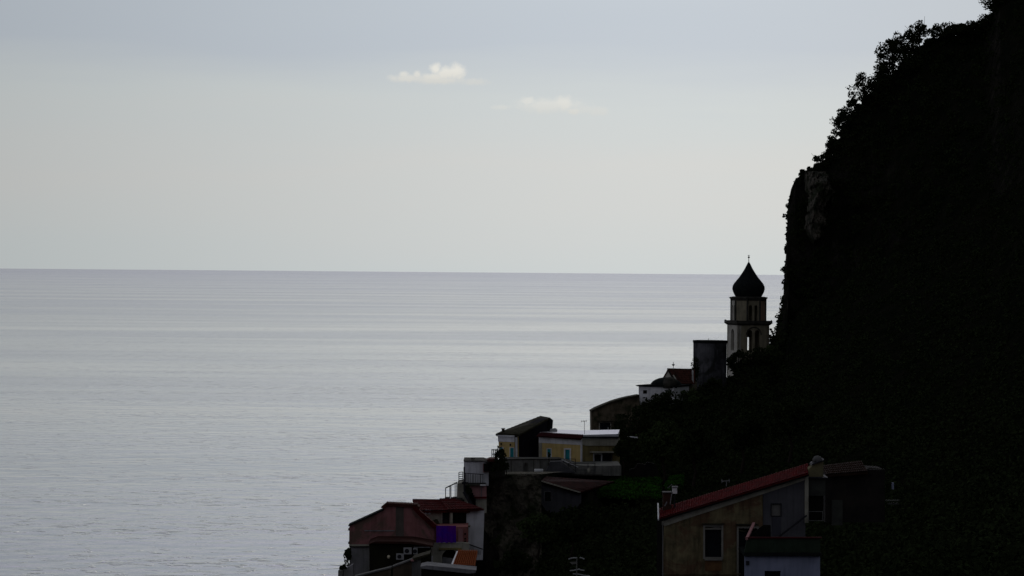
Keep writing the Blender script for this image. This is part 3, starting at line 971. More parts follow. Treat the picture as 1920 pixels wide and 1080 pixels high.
    MB().rect(PM, 1088.6, 824, 1091, 872, -0.07, 0.2).build('corner_strip', m_trim, root)
    MB().rect(PM, 1010.4, 820, 1016.5, 872, -0.04, 0.2).build('corner_strip', m_cream, root)
    x0, y0, x1, y1 = w2[0]
    f = MB().ring(PM, x0 - 1.4, y0 - 1.8, x1 + 1.4, y1 + 1, 1.5, -0.05, 0.1).build('window', m_trim, root)
    MB().rect(PM, x0, y0, x1, y1, 0.03, 0.09).build('shutter', m_teal, f)
    x0, y0, x1, y1 = w2[1]
    f = MB().ring(PM, x0 - 2.4, y0 - 2.6, x1 + 2.4, y1 + 2, 2.4, -0.06, 0.1).build('door', m_trim, root)
    MB().rect(PM, x0, y0, (x0 + x1) / 2 - 0.2, y1, 0.04, 0.1).build('door_leaf', m_teal, f)
    MB().rect(PM, (x0 + x1) / 2 + 0.2, y0, x1, y1, 0.0, 0.06).build('door_leaf', m_teal, f)
    # tiled fascia
    r = MB()
    r.tiles(PM.pt(1009, 817.2, -0.55), PM.pt(1093, 823.0, -0.55), PM.pt(1012, 811.0, 0.3), PM.pt(1092, 815.5, 0.3), 26, 3, 0.06, 0.1)
    r.build('eave_tiles', m_fascia, root)
    # right block
    PB = Pl(1091, Y0 - 0.9, 1160, Y0 + 1.5)
    d = (1112, 849, 1150, 882)
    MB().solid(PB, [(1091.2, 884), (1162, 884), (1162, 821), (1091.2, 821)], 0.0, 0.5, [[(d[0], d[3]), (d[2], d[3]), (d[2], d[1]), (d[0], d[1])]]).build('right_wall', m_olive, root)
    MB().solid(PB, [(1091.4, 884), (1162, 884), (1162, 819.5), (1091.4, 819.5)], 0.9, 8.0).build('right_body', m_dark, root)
    MB().solid(PB, [(1091, 834.5), (1162, 834.5), (1162, 821.5), (1091, 821.5)], -0.04, 0.2).build('frieze', m_cream, root)
    MB().rect(PB, 1096, 834.6, 1156, 835.6, -0.14, 0.1).build('frieze_ledge', m_cream, root)
    MB().rect(PB, 1091.5, 818.2, 1157, 821.3, -0.3, 0.1).build('gutter', m_metal, root)
    MB().rect(PB, 1106, 846.2, 1158, 848.6, -0.5, 0.2).build('door_hood', m_cream, root)
    gg = MB().ring(PB, d[0] + 1.5, d[1] + 1.2, d[0] + 18, d[3], 1.8, 0.1, 0.25)
    fg = gg.build('glazed_door', m_trim, root)
    MB().rect(PB, d[0] + 3.3, d[1] + 3, d[0] + 16.2, d[3] - 1.8, 0.18, 0.22).build('pane', m_glass, fg)
    fg = MB().ring(PB, d[0] + 18.4, d[1] + 1.2, d[2] - 1, d[3], 1.0, 0.2, 0.3).build('glazed_door', m_nearg, root)
    MB().rect(PB, d[0] + 19.2, d[1] + 2.2, d[2] - 2, d[3] - 1, 0.26, 0.3).build('pane', m_glass, fg)
    # flat roof: a pale slab whose top is seen at a shallow angle
    k = [PM.pt(1011, 811.6, 0.25), PM.pt(1092.5, 815.8, 0.2), PB.pt(1157, 816.0, -0.2)]
    bk = [W(1027, 805.5, Y0 + 8.0), W(1094, 808, Y0 + 8), W(1151, 808.5, Y0 + 9)]
    k[0].z = k[1].z = k[2].z = bk[0].z = bk[1].z = bk[2].z = PB.pt(1120, 816.8, 0).z + 0.0
    mb = MB()
    up = Vector((0, 0, 0.14))
    pts = [k[0], k[1], k[2], k[2] + Vector((0.5, 9, 0)), k[1] + Vector((0, 9, 0)), k[0] + Vector((0.0, 9, 0))]
    mb.add([p + up for p in pts] + [p - up * 2.2 for p in pts],
           [(0, 1, 4, 5), (1, 2, 3, 4), (6, 7, 10, 11), (7, 8, 9, 10), (0, 1, 7, 6), (1, 2, 8, 7), (2, 3, 9, 8), (3, 4, 10, 9), (4, 5, 11, 10), (5, 0, 6, 11)])
    mb.build('flat_roof', m_flat, root)
    for i, (px, py, rr) in enumerate(((1034, 807, 0.22), (1040, 806.5, 0.30))):
        q = W(px, py, Y0 + 5)
        MB().lathe(q, [(rr, q.z - 0.6), (rr, q.z + 0.05), (rr * 0.6, q.z + 0.2), (0.02, q.z + 0.24)], 12).build('roof_vent', m_steel2, root)


villa()
q = W(1096, 815, 319)
antenna('roof_antenna', (q.x, q.y, q.z - 0.1), 1.6, 'thin dark antenna on the pale flat roof of the yellow villa', w=0.35, tilt=-0.02)


# ------------------------------------------------------------------ terrace below the villa
def terrace():
    Y0 = 309.0
    P = F(Y0)
    b = P.pt(1040, 892, 0.2)
    root = thing('terrace_wall', tuple(b), 'long grey concrete terrace wall under the yellow villa, with a dark niche', 'wall')
    MB().solid(P, [(944, 892), (1165, 892), (1165, 873), (1115, 873.5), (1082, 872), (1062, 862), (1050, 861), (944, 862)], 0.0, 0.4,
               [arch(981.5, 989.5, 867, 889)]).build('wall', m_conc, root)
    MB().solid(P, [(944, 892), (1165, 892), (1165, 875), (1082, 875), (1050, 867), (944, 867)], 0.7, 9.0).build('terrace_fill', m_conc, root)
    MB().solid(P, [(943, 862), (1052, 861), (1052, 859.6), (943, 860.4)], -0.12, 0.5).build('coping', m_corn, root)
    MB().rect(P, 905, 889.5, 1130, 891.0, -0.12, 0.4).build('base_ledge', m_corn, root)
    pl = MB()
    for x in (958, 1000, 1012):
        pl.rect(P, x, 863, x + 1.2, 889, -0.05, 0.05)
    pl.build('pilaster_strips', m_corn, root)
    # sloping ramp coping with a pale edge
    MB().solid(P, [(1052, 862.5), (1084, 876.6), (1084, 875.2), (1056, 861.8)], -0.1, 0.3).build('ramp_coping', m_plastic, root)
    # railing
    r = thing('terrace_railing', tuple(P.pt(1095, 876, -1.2)), 'thin black iron railing in front of the teal door of the yellow villa', 'railing')
    g = MB()
    for x0, x1, y0, y1 in ((1056, 1079, 859.5, 871), (1065, 1116, 867.5, 880)):
        g.bar(P.pt(x0, y0, -1.0), P.pt(x1, y0, -1.0), 0.06)
        g.bar(P.pt(x0, y1, -1.0), P.pt(x1, y1, -1.0), 0.05)
    g.build('rail', m_metal, r)
    for x, y in ((1057, 859.5), (1078.6, 859.5), (1065.5, 867.5), (1102, 867.5), (1115, 867.5)):
        MB().bar(P.pt(x, y, -1.0), P.pt(x, 884, -1.0), 0.06).build('post', m_metal, r)
    # white boiler tank
    a, c = P.pt(1001.5, 881.8, -0.6), P.pt(1018.5, 881.8, -0.6)
    o = thing('water_tank', tuple((a + c) / 2 - Vector((0, 0, 0.3))), 'white horizontal cylinder tank lying at the foot of the grey terrace wall', 'water tank')
    MB().tube([a, a.lerp(c, 0.03), a.lerp(c, 0.97), c], [0.14, 0.2, 0.2, 0.14], 14).build('tank_body', m_plastic, o, smooth=True)
    for k in (0.2, 0.8):
        m = a.lerp(c, k)
        MB().bar(m + Vector((0, 0.1, -0.2)), m + Vector((0, 0.1, -0.42)), 0.1).build('cradle_foot', m_metal, o)
    MB().solid(P, [(997, 886), (1003, 886), (1003, 879.8)], -0.65, -0.5).build('end_bracket', m_metal, o)
    # awning / patched sail
    a, c, d = P.pt(1021, 884, -1.5), P.pt(1031, 864, -1.4), P.pt(1078, 884, -1.5)
    w = thing('grey_awning', tuple(P.pt(1045, 886, -1)), 'grey sloping canvas lean-to against the terrace wall', 'awning')
    MB().solid(P, [(1022, 884.5), (1031.5, 864), (1052, 863), (1079, 884.5)], -1.5, -0.2).build('canvas', m_grey2, w)
    # person-sized potted plant seen in front of the wall of the villa
    # urn
    q = P.pt(1103.5, 880.5, -1.3)
    u = thing('pale_urn', (q.x, q.y, q.z - 0.25), 'small pale urn at the end of the terrace railing', 'urn')
    MB().lathe(q, [(0.1, q.z - 0.25), (0.16, q.z - 0.1), (0.17, q.z + 0.12), (0.12, q.z + 0.2), (0.15, q.z + 0.25)], 12).build('urn_body', m_cream, u, smooth=True)


m_grey2 = M('grey_canvas', (0.10, 0.10, 0.105), (0.07, 0.07, 0.075), 1.0, streak=0.3, bump=0.05)
terrace()


# ------------------------------------------------------------------ low red roofed shed and ruined wall under the terrace
def shed():
    Y0 = 297.0
    P = F(Y0)
    root = thing('low_shed', tuple(P.pt(1060, 960, 1)), 'low shed with sloping red tiled roof and grey wall, below the terrace', 'shed')
    e0, e1 = P.pt(1014, 902, -0.4), P.pt(1088, 923, -0.6)
    r0, r1 = W(1022, 894, Y0 + 5), W(1152, 903, Y0 + 5)
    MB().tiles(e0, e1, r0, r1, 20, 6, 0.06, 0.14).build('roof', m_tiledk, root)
    MB().bar(e0 + Vector((-0.3, -0.05, 0.12)), e1 + Vector((0, -0.05, 0.02)), 0.10, 0.12).build('verge_board', m_cream, root)
    MB().solid(P, [(1000, 962), (1090, 962), (1090, 926), (1014, 904), (1000, 904)], 0, 5.0,
               [[(1021, 941), (1033, 941), (1033, 922), (1021, 922)]]).build('wall', m_nearg, root)
    f = MB().ring(P, 1020.5, 921.5, 1033.5, 941.5, 0.9, -0.04, 0.2).build('window', m_grey, root)
    MB().rect(P, 1021.3, 922.3, 1032.7, 940.7, 0.1, 0.18).build('pane', m_glass, f)


shed()


def rock_wall():
    from mathutils import noise
    Y0 = 291.0
    P = Pl(900, Y0 + 1.5, 1010, Y0 - 2)
    left = [(916, 888), (913, 905), (909, 930), (906, 960), (902, 1000), (897, 1040), (889, 1080), (880, 1110)]
    nx, ny = 46, 70
    front, back = [], []
    for j in range(ny + 1):
        y = 889 + (1112 - 889) * j / ny
        xl = np.interp(y, [p[1] for p in left], [p[0] for p in left])
        for i in range(nx + 1):
            x = xl + (1015 - xl) * i / nx
            p = P.pt(x, y, 0)
            a = noise.fractal(Vector((p.x, p.y, p.z)) * 0.5, 0.8, 2.1, 6) * 1.5
            c = noise.cell(Vector((p.x * 1.1, 0, p.z * 1.6)))
            front.append(p + Vector((0.12 * a, -1, 0.1 * a)).normalized() * (a * 0.55 + c * 0.10))
            back.append(P.pt(x, y, 4.5))
    m = (nx + 1) * (ny + 1)
    mb = MB()
    mb.v = [tuple(v) for v in front + back]
    f = []
    for j in range(ny):
        for i in range(nx):
            k = j * (nx + 1) + i
            f.append((k, k + 1, k + nx + 2, k + nx + 1))
    for j in range(ny):
        k = j * (nx + 1)
        f.append((k, k + nx + 1, m + k + nx + 1, m + k))
    for i in range(nx):
        f.append((i, i + 1, m + i + 1, m + i))
    mb.f = f
    sset(mb.build('rock_bluff', m_rock), kind='structure')


rock_wall()


# ------------------------------------------------------------------ white terraced house (upper left of the rock bluff)
def white_house():
    Y0 = 288.0
    P = F(Y0)
    root = thing('white_house', tuple(P.pt(890, 960, 2)), 'stepped white and pink house with roof terrace, against the rock bluff', 'house')
    MB().solid(P, [(869.5, 912), (916, 912), (916, 871), (905, 865.5), (869.5, 865.5)], 0.8, 5.5).build('upper_wall', m_white, root)
    MB().solid(P, [(868.8, 865.8), (906, 866), (916, 869), (916, 867.4), (905, 864.4), (868.8, 864.4)], 0.6, 5.7).build('parapet_coping', m_corn, root)
    MB().rect(P, 883.5, 861.5, 889, 865, 1.5, 2.2).build('chimney', m_cream, root)
    MB().rect(P, 882.5, 860.6, 890, 862, 1.4, 2.3).build('chimney_cap', m_corn, root)
    MB().rect(P, 905.5, 870, 917, 886, 0.5, 3).build('corner_block', m_pinkl, root)
    MB().rect(P, 906.5, 869.2, 918.5, 884, 0.1, 0.5).build('dark_door', m_dark, root)
    MB().solid(P, [(912, 863), (918, 860.6), (930, 861), (934, 864), (930, 866), (916, 866)], 0.2, 3).build('porch_roof', m_tile, root)
    MB().rect(P, 914, 865.5, 947, 896, 1.9, 3.4).build('porch_wall', m_corn, root)
    # terrace slab and lower pink wall
    MB().rect(P, 872, 906, 911, 909.5, -0.6, 1.5).build('terrace_slab', m_corn, root)
    MB().rect(P, 900.5, 907.2, 911.5, 909.8, -0.8, -0.6).build('slab_edge', m_plastic, root)
    MB().solid(P, [(880, 936), (912, 936), (912, 909.6), (876, 909.6)], 0.0, 5).build('pink_wall', m_pinkl, root)
    MB().rect(P, 879, 931.2, 912, 934, -0.15, 0.4).build('ledge', m_tiler, root)
    MB().rect(P, 901.8, 909.6, 903.4, 933, -0.1, 0.1).build('downpipe', m_grey, root)
    MB().solid(P, [(857, 948), (866, 962), (912, 962), (912, 934.2), (872, 934.2), (868, 905), (857.5, 907)], 0.2, 5).build('lower_wall', m_cream, root)
    # railing of the terrace, with hanging laundry-pale strips
    for x in (874.2, 880.5, 885.2, 889.0, 894.6, 899.4):
        MB().rect(P, x, 889 + (x - 874) * 0.05, x + 3.2, 904.6, -0.35, -0.28).build('balcony_panel', m_plastic, root)
    r = MB()
    r.bar(P.pt(872, 886.5, -0.5), P.pt(907, 889, -0.5), 0.07)
    r.bar(P.pt(872, 905.4, -0.5), P.pt(909, 905.4, -0.5), 0.07)
    for i in range(8):
        x = 873.2 + i * 4.6
        r.bar(P.pt(x, 886.5 + i * 0.3, -0.5), P.pt(x, 906, -0.5), 0.035 if i % 3 else 0.07)
    r.build('railing', m_metal, root)
    s_ = MB()
    s_.rect(P, 869.2, 875, 872, 922, -0.55, -0.3)
    s_.bar(P.pt(870.5, 921, -0.5), P.pt(886, 948, -0.9), 0.28)
    s_.bar(P.pt(866, 905, -0.5), P.pt(872, 905, -0.5), 0.2)
    s_.build('drainpipe', m_metal, root)
    st = MB()
    for i in range(7):
        t = i / 6
        st.bar(P.pt(872 + 14 * t, 912 + 30 * t, -0.4), P.pt(878 + 14 * t, 912 + 30 * t, -0.4), 0.25, 0.9)
    st.build('stair', m_dark, root)
    # ladder-like side gate
    g = thing('ladder_gate', tuple(P.pt(864, 904, 0)), 'small black ladder-like gate at the left edge of the white house terrace', 'gate')
    f = MB()
    for x in (860.4, 867.8):
        f.bar(P.pt(x, 884 if x > 861 else 885.5, -0.2), P.pt(x, 905, -0.2), 0.07)
    f.build('stiles', m_metal, g)
    for i in range(5):
        y = 885.4 + i * 4
        MB().bar(P.pt(860.4, y, -0.2), P.pt(867.8, y - 0.8, -0.2), 0.07).build('rung', m_metal, g)
    # open pergola frame
    p = thing('pergola_frame', tuple(P.pt(845, 936, 0)), 'open white pergola frame of thin posts standing above the red roof', 'pergola')
    for k, (x, y0) in enumerate(((835.5, 915.6), (843.4, 911.5), (845.6, 911), (853.3, 906.5), (856.5, 905.5))):
        MB().bar(P.pt(x, y0, -0.2 + 0.5 * (k % 2)), P.pt(x, 934, -0.2 + 0.5 * (k % 2)), 0.08).build('post', m_conc if k != 1 else m_metal, p)
    MB().bar(P.pt(834.8, 915.4, -0.2), P.pt(857, 904.8, -0.2), 0.08).build('top_rail', m_conc, p)
    MB().bar(P.pt(834.8, 916.4, 1.2), P.pt(857, 905.4, 1.2), 0.07).build('top_rail', m_conc, p)
    pots = MB()
    for x, w, h in ((838.5, 4.5, 4.2), (849.5, 3.6, 3.6), (853, 4.0, 4.5), (862, 5, 3.4)):
        pots.rect(P, x - w, 937 - h, x + w, 938, -0.2, 1.0)
    pots.rect(P, 829, 937, 870, 942, 0.0, 2.0)
    pots.build('base_blocks', m_corn, p)


white_house()


# ------------------------------------------------------------------ pink house
m_acgrey = M('aged_white_casing', (0.36, 0.36, 0.37), (0.26, 0.26, 0.26), 2, bump=0.0)


def ac_unit(P, x0, y0, x1, y1, label, d=-0.35):
    t = thing('air_conditioner', tuple(P.pt((x0 + x1) / 2, y1, d)), label, 'air conditioner', 'air conditioners on the pink house')
    MB().rect(P, x0, y0, x1, y1, d, d + 0.33).build('casing', m_acgrey, t)
    c = P.pt(x0 + (x1 - x0) * 0.42, (y0 + y1) / 2, d - 0.01)
    r = (y1 - y0) * 0.36 * c.y / FPX
    vs = [c] + [c + P.t * (r * math.cos(a * math.pi / 8)) + Vector((0, 0, r * math.sin(a * math.pi / 8))) for a in range(16)]
    MB().add(vs, [(0, i + 1, (i + 1) % 16 + 1) for i in range(16)]).build('fan_grille', m_metal, t)
    return t


def pink_house():
    Y0 = 262.0
    P = F(Y0)
    root = thing('pink_house', tuple(P.pt(760, 1080, 3)), 'weathered pink house with red tiled roofs and a white lower storey, at the sea edge', 'house')
    out = [(654.5, 1022), (815, 1022), (815, 990), (790, 964), (776, 948), (724, 946), (719, 955.5), (655, 986)]
    MB().solid(P, out, 0, 1.8).build('gable_wall', m_pink, root)
    MB().solid(P, [(653.5, 986.8), (720, 956.6), (720, 954.0), (653.2, 984.4)], -0.2, 2.0).build('verge', m_dome, root)
    MB().rect(P, 742, 950, 757, 1021, -0.03, 0.05).build('patched_strip', m_corn2, root)
    MB().rect(P, 683, 994.2, 740, 996, -0.06, 0.05).build('string_course', m_grey, root)
    # upper roof pieces
    ridge = MB()
    ridge.solid(P, [(714, 951.5), (724, 943.6), (780, 946.6), (787, 950), (787, 953), (760, 950.5), (727, 948.4), (720, 953.2)], -0.25, 1.6)
    ridge.build('left_roof', m_tile, root)
    e = MB()
    for i in range(21):
        x = 725 + i * 2.85
        y = 943.8 + (x - 725) * 0.045
        q0, q1 = P.pt(x, y, -0.3), P.pt(x, y, 1.6)
        e.tube([q0, q1], [0.07, 0.07], 6)
    e.build('roof_tile_ends', m_tile, root)
    # descending verge of right-hand gable
    v = MB()
    v.solid(P, [(776, 947), (792, 960.5), (806, 973), (820, 985), (820, 989), (812, 990), (800, 979), (784, 964), (774, 953)], -0.45, 0.5)
    v.build('gable_verge', m_tiler2, root)
    # right hand part: red roof band
    Q = Pl(780, Y0 + 3.0, 900, Y0 + 4.5)
    b = MB()
    b.tiles(Q.pt(781, 957, -0.6), Q.pt(879, 957, -0.6), Q.pt(789, 942, 3.5), Q.pt(840, 943, 3.5), 24, 5, 0.08, 0.16)
    b.tiles(Q.pt(836, 955.6, -0.7), Q.pt(904, 953.5, -0.7), Q.pt(838, 940, 3.0), Q.pt(868, 941, 3.0), 12, 5, 0.08, 0.14)
    b.build('right_roof', m_tiler2, root)
    MB().solid(Q, [(795, 990), (852, 990), (852, 956), (795, 956)], 0.0, 3.5).build('loggia_wall', m_cream, root)
    MB().rect(Q, 829.5, 958, 841, 984, -0.1, 0.05).build('balcony_door', m_glass, root)
    MB().rect(Q, 842, 955.5, 846.5, 988, -0.5, -0.1).build('loggia_post', m_cream, root)
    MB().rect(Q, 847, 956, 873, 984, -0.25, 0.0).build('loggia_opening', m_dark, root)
    MB().rect(Q, 846, 955.4, 873, 957, -0.55, -0.2).build('opening_lintel', m_cream, root)
    MB().rect(Q, 795, 984.6, 877, 987, -0.9, 0.0).build('balcony_ledge', m_tiled, root)
    MB().rect(Q, 868, 982.8, 877.5, 985, -1.0, -0.6).build('ledge_end', m_cream, root)
    q = Q.pt(812, 984, -0.4)
    MB().solid(Q, [(806, 984), (824, 984), (818, 973), (811, 975)], -0.5, -0.1).build('dormer_roof', m_tiled, root)
    MB().solid(P, [(815.2, 1022), (877, 1022), (877, 988), (815.2, 988)], 0.3, 5).build('balcony_wall', m_pinkl2, root)
    MB().rect(P, 859, 992, 868, 1016, 0.22, 0.35).build('patched_strip', m_pinkl, root)
    for y in (1000, 1009, 1014):
        MB().rect(P, 870.6, y, 873.4, y + 3, 0.2, 0.35).build('wall_hook', m_dark, root)
    MB().solid(Q, [(873, 1050), (905, 1050), (908, 956), (873, 956)], -0.05, 3.0).build('white_wall', m_white, root)
    MB().bar(Q.pt(866, 1016, -0.4), Q.pt(903, 1029, -0.4), 0.10).build('pipe', m_metal, root)
    rr = MB()
    for i in range(8):
        rr.rect(Q, 877 + i * 3.2, 1027 + i * 0.9, 877.7 + i * 3.2, 1040, -0.12, 0.0)
    rr.build('wall_battens', m_grey, root)
    # lower white storey
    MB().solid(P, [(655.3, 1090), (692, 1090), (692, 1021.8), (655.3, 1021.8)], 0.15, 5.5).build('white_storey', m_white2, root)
    MB().rect(P, 654.6, 1020.6, 692, 1024, -0.03, 0.3).build('storey_band', m_cream, root)
    MB().rect(P, 655, 1024.2, 692, 1025.6, -0.1, 0.2).build('band_shadow_strip', m_dark, root)  # shadow under the band laid on as a dark strip
    for y in (992, 1017.5):
        MB().rect(P, 652.3, y, 656, y + 3.4, 0.4, 1.2).build('eave_bracket', m_dome, root)
    # cream wall with the arch
    MB().solid(P, [(806, 1075), (880, 1075), (880, 1018), (866, 1016), (806, 1018)], -0.5, 0.15,
               [arch(829, 859, 1029.5, 1065, 12)]).build('arched_wall', m_cream, root)
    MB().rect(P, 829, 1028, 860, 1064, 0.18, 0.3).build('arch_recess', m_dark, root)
    MB().solid(P, [(830, 1064), (848, 1064), (852, 1047), (830, 1044)], -0.2, 0.1).build('recess_wall', m_grey, root)
    MB().rect(P, 823, 1026, 866, 1029.4, -0.75, -0.45).build('arch_hood', m_olive, root)
    # white window beside the arch
    f = MB().ring(P, 789, 1041, 812, 1062, 1.3, -0.8, -0.55).build('porch_window', m_trim, root)
    MB().rect(P, 790, 1042, 799, 1061, -0.72, -0.6).build('pane', m_glass, f)
    MB().rect(P, 799.6, 1042, 811, 1061, -0.75, -0.6).build('shutter', m_white, f)


m_corn2 = M('grey_patch_plaster', (0.13, 0.11, 0.095), (0.09, 0.08, 0.07), 1.1, streak=0.3)
m_tiler2 = M('deep_red_tile', (0.085, 0.010, 0.010), (0.04, 0.008, 0.008), 1.8, bump=0.0)
m_pinkl2 = M('rose_stucco', (0.34, 0.14, 0.13), (0.25, 0.10, 0.09), 0.9, streak=0.4)
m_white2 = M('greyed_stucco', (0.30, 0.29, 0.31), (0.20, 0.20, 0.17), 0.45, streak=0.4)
pink_house()
QQ = Pl(780, 265.0, 900, 266.5)
ac_unit(QQ, 795.5, 954.8, 805.5, 963.5, 'air conditioner high under the red roof of the pink house', -0.5)
P262 = F(262.0)
ac_unit(F(256.5), 757, 1026.5, 772, 1038.5, 'air conditioner on the dark shed, upper one with a white frame')
ac_unit(F(256.5), 743, 1037.5, 757.5, 1048.5, 'lower left air conditioner on the dark shed')
ac_unit(F(256.5), 775, 1027.5, 783, 1038.5, 'narrow air conditioner on the dark shed, rightmost of its row')
# cloth
def cloth():
    P = F(261.2)
    nx, ny = 24, 14
    v, f = [], []
    for j in range(ny + 1):
        for i in range(nx + 1):
            x = 818 + 37 * i / nx
            y = 985.8 + 31.5 * j / ny + 0.5 * math.sin(i * 1.1) * j / ny
            v.append(P.pt(x, y, 0.0 + 0.05 * math.sin(i * 0.9) * (0.2 + j / ny)))
    for j in range(ny):
        for i in range(nx):
            k = j * (nx + 1) + i
            f.append((k, k + 1, k + nx + 2, k + nx + 1))
    n = len(v)
    v2 = [p + Vector((0, 0.02, 0)) for p in v]
    f2 = [tuple(n + a for a in q) for q in f]
    o = MB().add(v + v2, f + f2).build('hanging_cloth', m_purple)
    sset(o, 'purple and blue cloth hung over the balcony of the pink house', 'cloth')


cloth()


def dark_shed():
    P = F(257.0)
    root = thing('dark_shed', tuple(P.pt(740, 1080, 1)), 'black lean-to shed in front of the pink house, its flat roof dark red', 'shed')
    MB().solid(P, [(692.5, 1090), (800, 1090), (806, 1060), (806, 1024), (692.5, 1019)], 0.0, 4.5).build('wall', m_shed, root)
    MB().solid(P, [(690, 1019.5), (704, 1014), (772, 1014.5), (812, 1022), (812, 1025), (770, 1019), (700, 1018)], -0.5, 4.6).build('roof', m_tiled2, root)
    MB().rect(P, 776, 1024.5, 807, 1025.8, -0.6, -0.4).build('gutter', m_grey, root)
    q = P.pt(729, 1043.5, -0.25)
    l = thing('wall_lamp', tuple(q), 'small pale globe lamp on the dark shed wall', 'lamp')
    mb = MB().lathe(q, [(0.02, q.z + 0.16), (0.12, q.z + 0.1), (0.14, q.z), (0.12, q.z - 0.1), (0.02, q.z - 0.16)], 12)
    mb.build('lamp_globe', m_creaml, l, smooth=True)
    MB().bar(q, q + Vector((0, 0.3, 0.05)), 0.05).build('lamp_arm', m_metal, l)


m_shed = M('near_black_wall', (0.012, 0.011, 0.009), (0.022, 0.022, 0.012), 0.8, bump=0.0)  # near-black tone varied by noise
m_tiled2 = M('dark_red_felt', (0.05, 0.02, 0.016), (0.03, 0.012, 0.01), 1.0, bump=0.0)
m_creaml = M('cream_glass', (0.75, 0.68, 0.5), (0.7, 0.62, 0.45), 1.0, bump=0.0, rough=0.4)
dark_shed()


def garden_walls():
    P = F(246.0)
    a = thing('lane_wall', tuple(P.pt(720, 1095, 0)), 'brown sloping lane wall rising past the dark shed, at the bottom edge', 'wall')
    MB().solid(P, [(640, 1100), (732, 1100), (732, 1065), (700, 1074), (672, 1082)], 0.0, 0.8).build('wall', m_laneb, a)
    MB().solid(P, [(737, 1100), (772, 1100), (772, 1050), (755, 1056), (737, 1064)], 0.0, 0.8).build('upper_wall', m_laneb, a)
    MB().solid(P, [(665, 1083), (734, 1065.2), (734, 1062.6), (665, 1080)], -0.15, 0.95).build('coping', m_grey3, a)
    MB().solid(P, [(736, 1064), (772, 1050.4), (772, 1048), (736, 1061.4)], -0.15, 0.95).build('coping', m_grey3, a)
    b = thing('porch', tuple(P.pt(780, 1095, 0)), 'grey porch pillar and tiled coping climbing to the right, beside the white window', 'porch')
    MB().rect(P, 772.2, 1048, 789, 1100, -0.1, 0.8).build('pillar', m_grey3, b)
    MB().solid(P, [(771, 1050), (775, 1046), (800, 1038.5), (806, 1037), (806, 1039.5), (790, 1046), (776, 1052)], -0.35, 2.5).build('coping', m_tiled, b)
    MB().lathe(P.pt(773.5, 1050, -0.3), [(0.12, P.pt(773, 1052, 0).z), (0.16, P.pt(773, 1050, 0).z), (0.06, P.pt(773, 1047.5, 0).z)], 8).build('pillar_cap', m_pinkl, b)
    P2 = F(240.0)
    c = thing('grey_canopy', tuple(P2.pt(840, 1090, 0)), 'pale grey flat canopy edge at the bottom, under the arch of the pink house', 'canopy')
    MB().solid(P2, [(788, 1062.5), (800, 1060), (893, 1069), (892, 1074), (880, 1075.5), (790, 1066)], 0.0, 3.0).build('slab', m_grey, c)
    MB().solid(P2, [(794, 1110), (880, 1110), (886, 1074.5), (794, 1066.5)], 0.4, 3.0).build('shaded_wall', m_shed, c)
    d = thing('orange_roof', tuple(F(250.0).pt(872, 1075, 0)), 'small bright orange clay tile roof with a white edge, left of the rock bluff', 'roof')
    P3 = F(250.0)
    MB().tiles(P3.pt(848, 1062, 0), P3.pt(890, 1063.5, 0), P3.pt(857.5, 1040, 3.0), P3.pt(895, 1040.5, 3.0), 11, 9, 0.17, 0.12).build('tile_field', m_tileo, d)
    MB().add([P3.pt(844, 1062, -0.05), P3.pt(848.5, 1062, -0.05), P3.pt(858.5, 1039.5, 3.0), P3.pt(855, 1039.5, 3.0)] + [p + Vector((0, 0, -0.2)) for p in (P3.pt(844, 1062, -0.05), P3.pt(848.5, 1062, -0.05), P3.pt(858.5, 1039.5, 3.0), P3.pt(855, 1039.5, 3.0))],
             [(0, 1, 2, 3), (4, 5, 6, 7), (0, 1, 5, 4), (1, 2, 6, 5), (2, 3, 7, 6), (3, 0, 4, 7)]).build('white_edge', m_flat, d)
    MB().rect(P3, 849, 1063, 888, 1085, 0.6, 3.0).build('support_wall', m_shed, d)
    e = thing('corner_wall', tuple(F(258).pt(645, 1095, 0)), 'low grey garden wall at the bottom left below the pink house', 'wall')
    MB().solid(F(258.0), [(633, 1110), (662, 1110), (662, 1058), (655, 1062), (643, 1069), (634, 1070)], 0, 1.0).build('wall', m_white2, e)


m_laneb = M('brown_lane_wall', (0.10, 0.075, 0.055), (0.06, 0.05, 0.035), 1.0, streak=0.3)
m_grey3 = M('dull_grey_render', (0.15, 0.15, 0.145), (0.09, 0.09, 0.09), 0.8, streak=0.4)
garden_walls()


